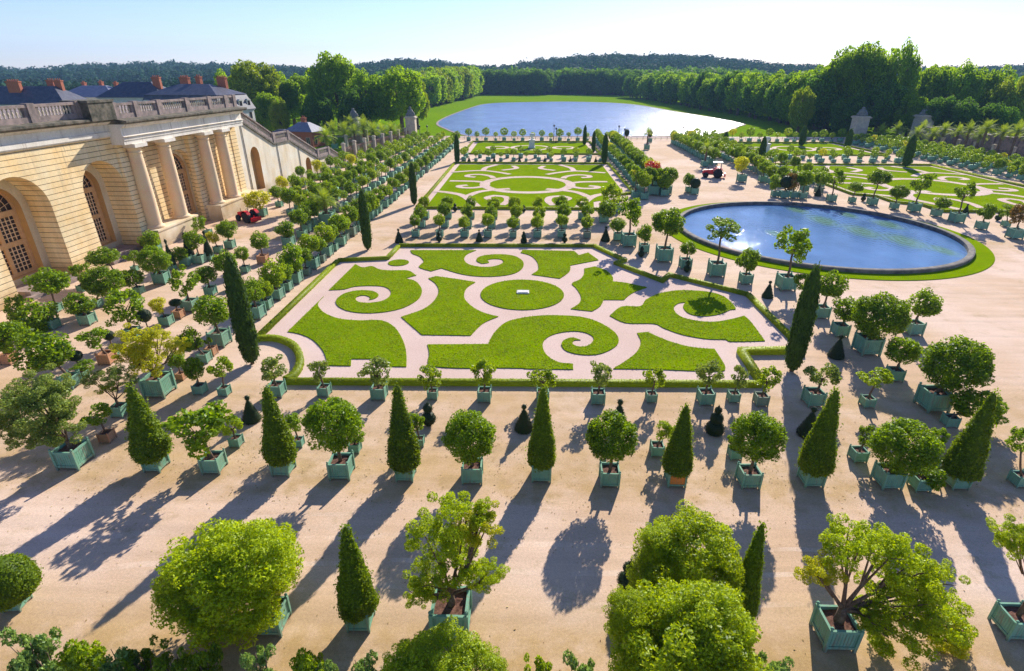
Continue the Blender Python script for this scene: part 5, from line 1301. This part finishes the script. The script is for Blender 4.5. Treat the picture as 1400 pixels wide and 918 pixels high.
def limbs_to(clumps, r0=.13, fork=.6, stem=(0, 0)):
    L = []
    f = (stem[0], stem[1], fork)
    L.append(([(0, 0, 0), (stem[0] * .6 + .03, stem[1] * .5, fork * .5), f], r0 * 1.35, r0))
    for (cx, cy, cz, r, rz, m) in clumps:
        mid = (f[0] + (cx - f[0]) * .45 + .08, f[1] + (cy - f[1]) * .45, f[2] + (cz - f[2]) * .35)
        L.append(([f, mid, (cx, cy, cz)], r0 * .62, r0 * .2))
        for q in range(3):
            a = q * 2.1 + cx * 3
            L.append(([mid, (cx + r * .3 * math.cos(a), cy + r * .3 * math.sin(a), cz - rz * .1), (cx + r * .75 * math.cos(a), cy + r * .75 * math.sin(a), cz + rz * .35)], r0 * .3, r0 * .08))
    return L
# front row, left to right
x, y, s = at_row(15, 838, 44)
o = empty('boxed_round_yew', (x, y, 0), 0, label='dense domed yew in a teal box cut by the left edge, front row', cat='topiary', group='large old boxed trees of the front row')
planter(o, s, 'green', True, 1, .1)
DOME = clipped_mesh('clipped_dome', M['yew'], [(.5, 0), (.9, .2), (1.1, .7), (1.05, 1.3), (.8, 1.9), (.4, 2.3), (.01, 2.45)], 350, .085, 450, 36, 30, .03)
link('clipped_dome', DOME, o, loc=(0, 0, .75 * s), scale=(.95, .95, .8))
x, y, s = at_row(366, 872, 54)
cl = [clump(315, 792, .1, y, x, s, 93, V0, .80), clump(345, 770, .2, y, x, s, 62, V1, .8), clump(268, 800, -.2, y, x, s, 52, V2, .8)]
open_tree(x, y, s, limbs_to(cl, .10), cl, 'huge bright yellow-green round tree in a teal box, front row left', .02)
x, y, s = at_row(615, 878, 58)
cl = [clump(628, 705, .3, y, x, s, 40, OV[0]), clump(592, 738, .2, y, x, s, 42, OV[1]), clump(655, 720, -.1, y, x, s, 32, OY[0]), clump(590, 790, -.2, y, x, s, 34, OV[0]), clump(632, 765, .5, y, x, s, 40, OV[1]),
      clump(671, 789, .0, y, x, s, 25, OV[0], .8), clump(575, 815, -.2, y, x, s, 22, OV[1]), clump(660, 700, .3, y, x, s, 20, OV[1])]
open_tree(x, y, s, limbs_to(cl, .13, .7), cl, 'open twisted tree with bright leaf clumps and thick brown trunk, front row middle', .0)
x, y, s = at_row(930, 868, 56)
cl = [clump(945, 765, .1, y, x, s, 70, V1, .85), clump(900, 790, -.3, y, x, s, 42, V2, .8), clump(975, 790, 0, y, x, s, 50, V0, .8), clump(905, 745, .2, y, x, s, 34, V0, .7)]
open_tree(x, y, s, limbs_to(cl, .10), cl, 'bright domed tree behind the nearest one, right of the middle')
yy_ = 11.6; c = atY(938, 872, yy_); x, s = c[0] - .1, 1.5
cl = [clump(940, 885, 0, yy_, x, s, 98, V2, .78), clump(965, 862, .2, yy_, x, s, 68, V1, .8), clump(888, 895, .1, yy_, x, s, 62, V0, .8), clump(858, 838, .6, yy_, x, s, 34, V0, .9)]
open_tree(x, yy_, s, limbs_to(cl, .10), cl, 'nearest huge bright round tree, cut by the bottom edge right of the middle')
yy_ = 11.4; c = atY(606, 915, yy_); x, s = c[0], 1.4
cl = [clump(606, 915, 0, yy_, x, s, 66, V1, .62), clump(562, 918, 0, yy_, x, s, 44, V0, .7), clump(650, 920, 0, yy_, x, s, 44, V2, .7)]
open_tree(x, yy_, s, limbs_to(cl, .09), cl, 'bright round treetop rising from the bottom edge, left of the middle')
x, y, s = at_row(1148, 893, 66)
cl = [clump(1160, 745, .4, y, x, s, 42, OV[0], .8), clump(1120, 782, 0, y, x, s, 30, OY[0], .9), clump(1205, 752, .5, y, x, s, 40, OV[1]), clump(1240, 775, .2, y, x, s, 48, OV[0]), clump(1280, 790, .2, y, x, s, 30, OV[1]),
      clump(1230, 820, 0, y, x, s, 52, OV[1]), clump(1290, 845, -.1, y, x, s, 44, OV[0]), clump(1225, 865, -.5, y, x, s, 44, OV[0]), clump(1300, 870, -.2, y, x, s, 32, OY[0]), clump(1190, 845, -.4, y, x, s, 22, OV[1])]
open_tree(x, y, s, limbs_to(cl, .15, .8), cl, 'wide-spreading old tree with bare forked limbs in a dark green box, front row right', .0)
x, y, s = at_row(1395, 878, 64)
cl = [clump(1385, 732, 0, y, x, s, 28, OV[0], .8), clump(1404, 742, 0, y, x, s, 30, OV[1], .9)]
open_tree(x, y, s, limbs_to(cl, .07, 1.4), cl, 'thin-stemmed tree in a dark green box cut by the right edge, front row')
# second row far left: broad grey-green tree; yellow tree behind
x, y, s = at_row(93, 644, 52)
cl = [clump(50, 560, 0, y, x, s, 48, OG[0], .8), clump(15, 575, -.1, y, x, s, 30, OG[1], .8), clump(72, 540, .4, y, x, s, 32, OG[1], .8), clump(45, 535, .5, y, x, s, 36, OG[0], .7), clump(80, 585, -.2, y, x, s, 32, OG[0], .8), clump(30, 600, -.5, y, x, s, 26, OG[1], .7)]
open_tree(x, y, s, limbs_to(cl, .10), cl, 'broad airy grey-green tree in a wide turquoise-lit box at the left')
x, y, s = at_row(211, 546, 44)
cl = [clump(185, 468, .2, y, x, s, 26, OY[0], .8), clump(215, 460, .3, y, x, s, 20, OY[1], .7), clump(200, 492, 0, y, x, s, 30, OY[1], .8), clump(238, 475, .1, y, x, s, 19, OY[0], .7), clump(170, 485, 0, y, x, s, 16, OY[1], .7)]
open_tree(x, y, s, limbs_to(cl, .10), cl, 'spreading golden-yellow tree in a green box, left of the near cypress')
x, y, s = at_row(160, 572, 26)
cl = [clump(125, 518, 0, y, x, s, 17, OG[0], .6), clump(158, 512, .1, y, x, s, 20, OG[1], .6), clump(148, 530, 0, y, x, s, 15, OV[0], .6), clump(178, 520, 0, y, x, s, 12, OG[0], .6)]
open_tree(x, y, s, limbs_to(cl, .07), cl, 'flat layered tree just behind the leftmost second-row cone')
# shrubs growing below the camera along the bottom edge
M['leaf_blue'] = leaf_mat('leaf_bluish', (.06, .16, .02), (.32, .48, .12), .3, .4)
SHR = [crown_mesh('shrub_crown', M[k], 400 + i, 2400, .13, 20, .24, .66, .26) for i, k in enumerate(('leaf', 'leaf_blue', 'leaf_bright'))]
for i, (px, pt, w_, k, lb) in enumerate([(20, 862, 30, 1, 'bright green shrub in the bottom left corner'), (48, 880, 26, 1, 'pale shrub next to the bottom left corner'), (100, 880, 34, 2, 'leafy shrub at the bottom edge, third from the left'), (150, 882, 30, 1, 'grey-green shrub at the bottom edge below the long shadow'),
        (190, 890, 26, 0, 'dark-leaved shrub at the bottom edge'), (228, 890, 26, 0, 'dark shrub with large leaves left of the narrow shadow'), (268, 884, 24, 0, 'shrub below the huge round tree'), (350, 886, 26, 1, 'bluish shrub right below the teal box'),
        (415, 892, 28, 2, 'yellow-green tuft at the bottom edge left of the cone'), (440, 896, 20, 1, 'bluish tuft at the foot of the front cone'), (490, 898, 28, 1, 'pale bluish shrub in front of the front-row cone'), (740, 905, 22, 2, 'bright tuft at the bottom centre'), (790, 900, 26, 1, 'bluish-green tuft left of the nearest round tree'), (1075, 905, 32, 1, 'pale tuft right of the nearest round tree')]):
    Y = 12.1; c = atY(px, pt, Y); d = depth(*c); r = w_ * d / FPX
    h = c[2]; o = empty('shrub', (c[0], Y, 0), 0, label=lb, cat='shrub', group='climbing shrubs along the foot of the terrace')
    b = MB()
    for q in range(5): a = q * 1.25; b.tube([(0, 0, 0), (.1 * math.cos(a), .1 * math.sin(a), h * .4), (r * .4 * math.cos(a), r * .4 * math.sin(a), h * .8)], [.03, .025, .01], 5)
    b.build('stems', M['bark'], o); link('foliage', SHR[k], o, loc=(0, 0, h * .55), scale=(r, r, h * .47), rot=(0, 0, i))
    link('foliage', SHR[k], o, loc=(.2, -.2, h * .4), scale=(r * .8, r * .8, h * .4), rot=(0, 0, i + 2))

# ------------------------------------------------------------------ long rows of boxed trees
FAR = []
def row(name, pts, step, jit=.12, rr=(.9, 1.15), zc=(2.55, 3.1), alt=True, kinds=None, box=(1.15, 1.3)):
    P = pts; Ls = [0]
    for a, c in zip(P, P[1:]): Ls.append(Ls[-1] + math.dist(a, c))
    n = int(Ls[-1] / step) + 1; rg = random.Random(sum(map(ord, name)))
    for i in range(n):
        s_ = min(Ls[-1], i * step); k = max(j for j in range(len(Ls)) if Ls[j] <= s_); k = min(k, len(P) - 2)
        u = (s_ - Ls[k]) / (Ls[k + 1] - Ls[k]); x = P[k][0] + (P[k + 1][0] - P[k][0]) * u + rg.uniform(-jit, jit); y = P[k][1] + (P[k + 1][1] - P[k][1]) * u + rg.uniform(-jit, jit)
        small = alt and i % 2 == 1; r = rg.uniform(*rr) * (.72 if small else 1); b = rg.uniform(*box) * (.75 if small else 1)
        z = rg.uniform(*zc) * (.78 if small else 1)
        key = rg.choice(kinds) if kinds else rg.choice(['leaf'] * 20 + ['leaf_bright'] * 8 + ['leaf_yellow'])
        dd = depth(x, y, z); FAR.append((r * FPX / dd, x, y, b, z, r, key, i, n, name, small, rg.choice(['green'] * 6 + ['old'])))
row('hedge row left of near parterre', [(-24.6, 45.2), (-23.9, 88)], 2.35, rr=(1.15, 1.4))
row('hedge row left of middle parterre', [(-23.7, 91), (-22.6, 186)], 3.0, kinds=['leaf', 'leaf', 'leaf_bright'])
row('second row left of middle parterre', [(-30.9, 75), (-27.2, 186)], 3.2)
row('third row left of middle parterre', [(-37, 88), (-32, 186)], 3.2)
row('fourth row left of middle parterre', [(-41, 98), (-35.5, 180)], 3.4)
row('row against the staircase wall', [(-44.3, 100), (-43.6, 140)], 4.2)
row('short row behind the left alley', [(-34, 82), (-33, 120)], 3.6, alt=False, rr=(.9, 1.1))
row('near cross row between parterres', [(-15.2, 72.9), (8.2, 73.2)], 3.3, .15, (.8, .95), (2.1, 2.4), False, ['leaf_bright', 'leaf'], (.9, 1.05))
row('middle cross row between parterres', [(-15.4, 78.0), (9.5, 78.4)], 3.4, .15, (.9, 1.1), (2.2, 2.6), False, ['leaf', 'leaf', 'leaf_bright'], (.95, 1.1))
row('far cross row between parterres', [(-15.6, 83.4), (11, 83.8)], 3.4, .15, (.85, 1.05), (2.3, 2.7), False, ['leaf', 'leaf_bright'], (.95, 1.1))
row('cross row beyond middle parterre', [(-16.5, 144.5), (20.5, 145.3)], 3.15, .15, (.8, 1.0), (2.2, 2.6), True, None, (1.0, 1.2))
row('second cross row beyond middle parterre', [(-16.5, 151), (20.5, 151)], 3.6, .15, (.8, .95), (2.0, 2.4), True)
row('last row before the lake', [(-20, 191), (26, 191)], 3.0, .3, (1.0, 1.4), (2.4, 3.2), True)
row('left inner row of central alley', [(20.8, 105), (21.6, 188)], 3.1)
row('left outer row of central alley', [(24.5, 102), (26.2, 188)], 3.1, .2, (1.15, 1.5), (2.6, 3.0), False)
row('right outer row of central alley', [(44.5, 139), (45.5, 188)], 2.6, .2, (1.1, 1.4), (2.4, 2.9), False)
row('middle row right of central alley', [(50.5, 122), (50.4, 188)], 3.1, .2, (1.1, 1.4), (2.4, 2.9), False)
row('right inner row of central alley', [(57, 112), (55.5, 188)], 3.1)
row('curved row beside right lawn', [(47.5, 117), (50, 109), (54.5, 104)], 2.7, .3, (1.1, 1.4), (2.4, 3.0), False, ['leaf', 'leaf', 'leaf_yellow', 'leaf_bright'])
row('cross row beyond right lawn', [(60, 144.5), (97, 144.5)], 3.1, .15, (.8, 1.0), (2.2, 2.6), True)
row('second cross row beyond right lawn', [(60, 151), (97, 151)], 3.6, .15, (.8, 1.0), (2.2, 2.6), True)
row('last row at right before meadow', [(54, 191), (104, 191)], 2.9, .3, (1.0, 1.4), (2.4, 3.2), True)
for k, (a, c, nm) in enumerate([((102.2, 92), (100.8, 188), 'first row beyond right lawn'), ((105.8, 92), (104, 188), 'second row right of right lawn'), ((109.5, 95), (107.5, 188), 'third row right of right lawn'), ((113.2, 98), (111, 188), 'row nearest right retaining wall')]):
    row(nm, [a, c], 3.5, .15, (.9, 1.15), (2.2, 2.6), k % 2 == 0)
FAR.sort(key=lambda t: -t[0])
def ordn(i):
    o = i + 1; suf = 'th' if 10 <= o % 100 <= 20 else {1: 'st', 2: 'nd', 3: 'rd'}.get(o % 10, 'th'); return '%d%s' % (o, suf)
NIND = 300 - 130
def far_label(i, n, name, small, key, cross):
    adj = ('small ' if small else '') + {'leaf': 'green', 'leaf_bright': 'bright green', 'leaf_yellow': 'yellowish'}[key]
    return '%s boxed tree, %s from %s end, %s' % (adj, ordn(i), 'left' if cross else 'near', name)
for t in FAR[:NIND]:
    _, x, y, b, z, r, key, i, n, name, small, kd = t
    boxed(x, y, b, x, z, r, r * RND.uniform(.92, 1.1), pick(ROUND[key]), far_label(i, n, name, small, key, 'cross' in name or 'last row' in name), kind=kd, near=False, group='long rows of boxed orange trees')
# all the remaining, smallest ones: one object
def merged(items):
    rng = np.random.default_rng(9); Vs = []; Fs = []; Ms = []; off = 0
    base = {}
    for k in range(4):
        d = sph(rng, 420) * rng.uniform(.75, 1.03, (420, 1)); base[k] = leaves(d, d * 1.3, .27, rng, .7)
    cube = np.array([(x, y, z) for x in (-.5, .5) for y in (-.5, .5) for z in (.08, .92)]); cf = np.array([(0, 1, 3, 2), (4, 6, 7, 5), (0, 4, 5, 1), (2, 3, 7, 6), (0, 2, 6, 4), (1, 5, 7, 3)])
    for (_, x, y, b, z, r, key, i, n, name, small, kd) in items:
        V, F = base[rng.integers(4)]; a = rng.uniform(0, 6.28); R = np.array([[math.cos(a), -math.sin(a), 0], [math.sin(a), math.cos(a), 0], [0, 0, 1]])
        V = (V @ R.T) * np.array([r, r, r * .92]) + np.array([x, y, z]); Vs.append(V); Fs.append(F + off); Ms += [{'leaf': 0, 'leaf_bright': 1, 'leaf_yellow': 2}[key]] * len(F); off += len(V)
        V = cube * b + np.array([x, y, 0]); Vs.append(V); Fs.append(cf + off); Ms += [3] * 6; off += 8
        t = cube * np.array([.14, .14, 1]) * 1.0; t[:, 2] = np.where(t[:, 2] > .5, z, b * .8); Vs.append(t + np.array([x, y, 0])); Fs.append(cf + off); Ms += [4] * 6; off += 8
    return npmesh('distant_boxed_trees', np.concatenate(Vs), np.concatenate(Fs), [M['leaf'], M['leaf_bright'], M['leaf_yellow'], M['green'], M['bark']], Ms)
o = link('distant_boxed_trees', merged(FAR[NIND:])); tag(o, 'the most distant tiny boxed trees of the long rows beyond the parterres', 'potted trees', kind='stuff')
# accents in the rows
place(903, 262, 14, 892, 227, 11, 8, pick(ROUND['leaf_red']), 'red-flowering boxed tree in the left rows of the central alley')
place(894, 268, 15, 888, 240, 12, 11, pick(ROUNDBIG), 'full green tree in front of the red-flowering one, left boundary of the alley')
place(912, 267, 14, 915, 240, 12, 11, pick(ROUNDBIG), 'right-hand dense tree below the red-flowering one')
place(869, 272, 11, 870, 236, 11, 12, pick(LOOSE['leaf']), 'airy tree left of the dense pair at the alley start')
place(881, 274, 11, 882, 246, 10, 10, pick(ROUND['leaf_bright']), 'bright small tree between the airy tree and the dense pair')
place(1015, 250, 13, 1013, 223, 11, 10, pick(ROUND['leaf_yellow']), 'yellow round tree right of the red tractor')
x, y = U(446, 310); palm(x, y + .8, 3.6, 2.4, 'boxed palm with arching fronds in the left rows', 1.9)
x, y = U(963, 228); palm(x, y, 4.0, 2.0, 'dark boxed palm at the start of the right alley row', 1.4)
x, y = U(884, 205); palm(x, y, 4.6, 2.0, 'tall palm standing in the left alley row', 1.4)

# ------------------------------------------------------------------ tractors, pedestals, lamp posts
def wheel(parent, x, y, r, w_):
    b = MB(); b.lathe([(r * .55, -w_ / 2), (r * .9, -w_ / 2), (r, -w_ * .35), (r, w_ * .35), (r * .9, w_ / 2), (r * .55, w_ / 2)], n=20)
    for i in range(16):
        a = i * math.pi / 8; c, s = math.cos(a), math.sin(a); p = [(r * .97, -.03), (r * 1.05, -.03), (r * 1.05, .03), (r * .97, .03)]
        q = [(u * c - v * s, u * s + v * c) for u, v in p]; b.hexa([(*k, -w_ * .42) for k in q], [(*k, w_ * .42) for k in q])
    t = b.build('tyre', M['rubber'], parent, loc=(x, y, r), rot=(math.pi / 2, 0, 0))
    b = MB(); b.lathe([(.02, -w_ * .2), (r * .2, -w_ * .25), (r * .5, -w_ * .42), (r * .57, -w_ * .45), (r * .57, w_ * .45), (r * .5, w_ * .42), (r * .2, w_ * .25), (.02, w_ * .2)], n=16)
    link('rim', b.mesh('rim', M['red']), t)
def tractor(x, y, rz, label, cab=False, k=1.0):
    o = empty('tractor', (x, y, 0), rz, label=label, cat='tractor'); o.scale = (k, k, k)
    b = MB(); b.hexa([(.1, -.32, .6), (1.65, -.30, .6), (1.65, .30, .6), (.1, .32, .6)], [(.1, -.30, 1.28), (1.55, -.24, 1.12), (1.55, .24, 1.12), (.1, .30, 1.28)])
    b.box(1.65, 1.72, -.24, .24, .66, 1.05); b.build('hood', M['red'], o)
    b = MB(); b.box(-1.0, 1.75, -.2, .2, .42, .62); b.box(-1.1, -.1, -.38, .38, .55, .72); b.tube([(1.2, -.55, .42), (1.2, .55, .42)], [.06, .06], 6); b.tube([(-.6, -.75, .7), (-.6, .75, .7)], [.09, .09], 6); b.tube([(.9, .2, 1.1), (.9, .2, 1.65)], [.035, .035], 6); b.build('chassis', M['iron'], o)
    for s in (-1, 1):
        b = MB(); n = 9
        for i in range(n):
            a0 = math.pi * (.08 + .75 * i / n); a1 = math.pi * (.08 + .75 * (i + 1) / n); R = .82
            p = [(-.6 + R * math.cos(a0), .7 + R * math.sin(a0)), (-.6 + R * math.cos(a1), .7 + R * math.sin(a1))]
            y0, y1 = sorted((s * .42, s * .88))
            b.hexa([(p[0][0], y0, p[0][1]), (p[0][0], y1, p[0][1]), (p[1][0], y1, p[1][1]), (p[1][0], y0, p[1][1])], [(p[0][0], y0, p[0][1] + .05), (p[0][0], y1, p[0][1] + .05), (p[1][0], y1, p[1][1] + .05), (p[1][0], y0, p[1][1] + .05)])
        b.build('mudguard', M['red'], o)
        wheel(o, -.6, s * .66, .7, .36); wheel(o, 1.2, s * .58, .42, .24)
    b = MB(); b.box(-.75, -.3, -.24, .24, .95, 1.05); b.box(-.82, -.74, -.24, .24, 1.02, 1.4); b.build('seat', M['rubber'], o)
    b = MB(); b.tube([(.2, 0, 1.2), (-.12, 0, 1.5)], [.025, .025], 6); ring_ = [(-.12 + .16 * math.cos(a) * .45, .19 * math.sin(a), 1.5 + .17 * math.cos(a)) for a in [i * math.pi / 8 for i in range(17)]]; b.tube(ring_, [.018] * 17, 5); b.build('steering_wheel', M['iron'], o)
    b = MB()
    if cab:
        for sx in (-.95, .15):
            for sy in (-.5, .5): b.tube([(sx, sy, .9), (sx, sy, 2.25)], [.04, .04], 6)
        b.box(-1.1, .3, -.6, .6, 2.25, 2.38); b.build('cab_frame', M['metal'], o); g = MB(); g.box(-.98, -.95, -.46, .46, 1.1, 2.2); g.build('rear_panel', M['render'], o)
    else:
        b.tube([(-.9, -.42, .7), (-.9, -.42, 2.0), (-.9, .42, 2.0), (-.9, .42, .7)], [.04] * 4, 6); b.build('roll_bar', M['iron'], o)
    b = MB(); b.box(-1.6, -1.0, -.55, .55, .35, .5); b.box(-1.75, -1.55, -.7, .7, .25, .75); b.box(-1.35, -1.2, -.05, .05, .4, .95); b.build('rear_fork', M['red'], o)
x, y = U(975, 243); tractor(x, y, math.pi - .25, 'red tractor with pale rear cab panel on the wide gravel beyond the pool', True, 1.35)
x, y = U(340, 303); tractor(x, y, math.pi - .5, 'small red tractor parked below the portico by the yellow tree', False, 1.15)
def pedestal(px, py, h, label):
    x, y = U(px, py); o = empty('vase_pedestal', (x, y, 0), 0, label=label, cat='pedestal')
    b = MB(); b.box(-1.0, 1.0, -1.0, 1.0, 0, .4); b.box(-.8, .8, -.8, .8, .4, h); b.box(-.95, .95, -.95, .95, h, h + .25); b.build('plinth', M['white'], o)
    b = MB(); b.lathe([(.35, 0), (.25, .2), (.2, .4), (.6, .9), (.7, 1.4), (.55, 1.5), (.75, 1.7), (.1, 1.72)], (0, 0, h + .25), 16); b.build('vase', M['white'], o)
pedestal(727, 203, 2.2, 'white pedestal with stone vase between the middle and far lawns')
pedestal(1046, 209, 2.2, 'white pedestal beside the cypress in front of the far right lawn')
for i, (px, py, pt) in enumerate([(757, 194, 171), (760, 196, 175), (845, 194, 172), (853, 194, 176), (932, 192, 173), (947, 192, 178), (575, 196, 172), (585, 193, 172)]):
    x, y = U(px, py); c = atY(px, pt, y); h = c[2]
    o = empty('lamp_post', (x, y, 0), 0, label='thin dark lamp post before the lake, %s from the left' % ['third', 'fourth', 'fifth', 'sixth', 'seventh', 'last', 'first', 'second'][i], cat='lamp post', group='lamp posts along the lakeside road')
    b = MB(); b.tube([(0, 0, 0), (0, 0, .5), (0, 0, h - .5)], [.2, .11, .08], 7); b.build('post', M['iron'], o)
    b = MB(); b.lathe([(.12, 0), (.26, .1), (.3, .45), (.1, .6), (.02, .75)], (0, 0, h - .55), 8); b.build('lantern', M['iron'], o)
for i, (px, py, pt) in enumerate([(856, 196, 177), (888, 195, 178)]):
    x, y = U(px, py); c = atY(px, pt, y); d = depth(*c); r = 4.2 * d / FPX
    o = empty('standard_yew', (x, y, 0), 0, label='dark clipped oval on a stem in front of the lake, %s of the two' % ('left', 'right')[i], cat='topiary', group='clipped ovals before the lake')
    planter(o, 1.3, 'green', False); b = MB(); b.tube([(0, 0, 1), (0, 0, c[2] - r)], [.12, .1], 7); b.build('trunk', M['bark'], o)
    link('clipped_oval', GT['ball'], o, loc=(0, 0, c[2] - 2.2 * r), scale=(r * .8 / .55, r * .8 / .55, r * 1.1 / .55))
x, y = U(715, 255)
# low railing along the lakeside road
b = MB(); b.box(-36, 108, -.05, .05, .7, .78); b.box(-36, 108, -.05, .05, .3, .36)
for i in range(72): x = -36 + i * 2.0; b.box(x - .05, x + .05, -.06, .06, 0, .9)
o = b.build('lakeside_railing', M['iron'], loc=(0, 196.5, 0)); tag(o, 'low dark railing between the garden and the lakeside road', 'railing')

# ------------------------------------------------------------------ fallen leaves and loose stones round the tubs
rl = np.random.default_rng(77); n = 5200
LX = rl.uniform(-32, 34, n); LY = np.where(rl.random(n) < .75, rl.normal(25.5, 3.2, n), rl.uniform(13, 34, n)); kk = rl.random(n) < .6 + .4 * np.sin(LX * .8) * np.cos(LY * .6); LX, LY = LX[kk], LY[kk]
V, F = leaves(np.c_[LX, LY, np.full(len(LX), .018)], np.tile((0, 0, 3.), (len(LX), 1)), .075, rl, .5)
M['litter'] = leaf_mat('dry_leaves', (.22, .12, .04), (.60, .48, .22), .1, .9, 2)
o = link('leaf_litter', npmesh('leaf_litter', V, F, [M['litter']])); tag(o, 'dry fallen leaves scattered on the gravel between the near boxes', 'fallen leaves', kind='stuff')

# ------------------------------------------------------------------ the blue air between here and the hills
hz = MB(); hz.box(-2700, 2700, -80, 2800, -1.2, 130)
hm = bpy.data.materials.new('haze'); hm.use_nodes = True; ht = hm.node_tree; ht.nodes.clear()
ho = ht.nodes.new('ShaderNodeOutputMaterial'); pv = ht.nodes.new('ShaderNodeVolumePrincipled')
pv.inputs['Color'].default_value = (.38, .64, 1, 1); pv.inputs['Density'].default_value = .00015; pv.inputs['Anisotropy'].default_value = .0
ht.links.new(pv.outputs[0], ho.inputs['Volume'])
o = hz.build('haze', hm); o['kind'] = 'stuff'; o['label'] = 'thin blue summer haze filling the air towards the hills'
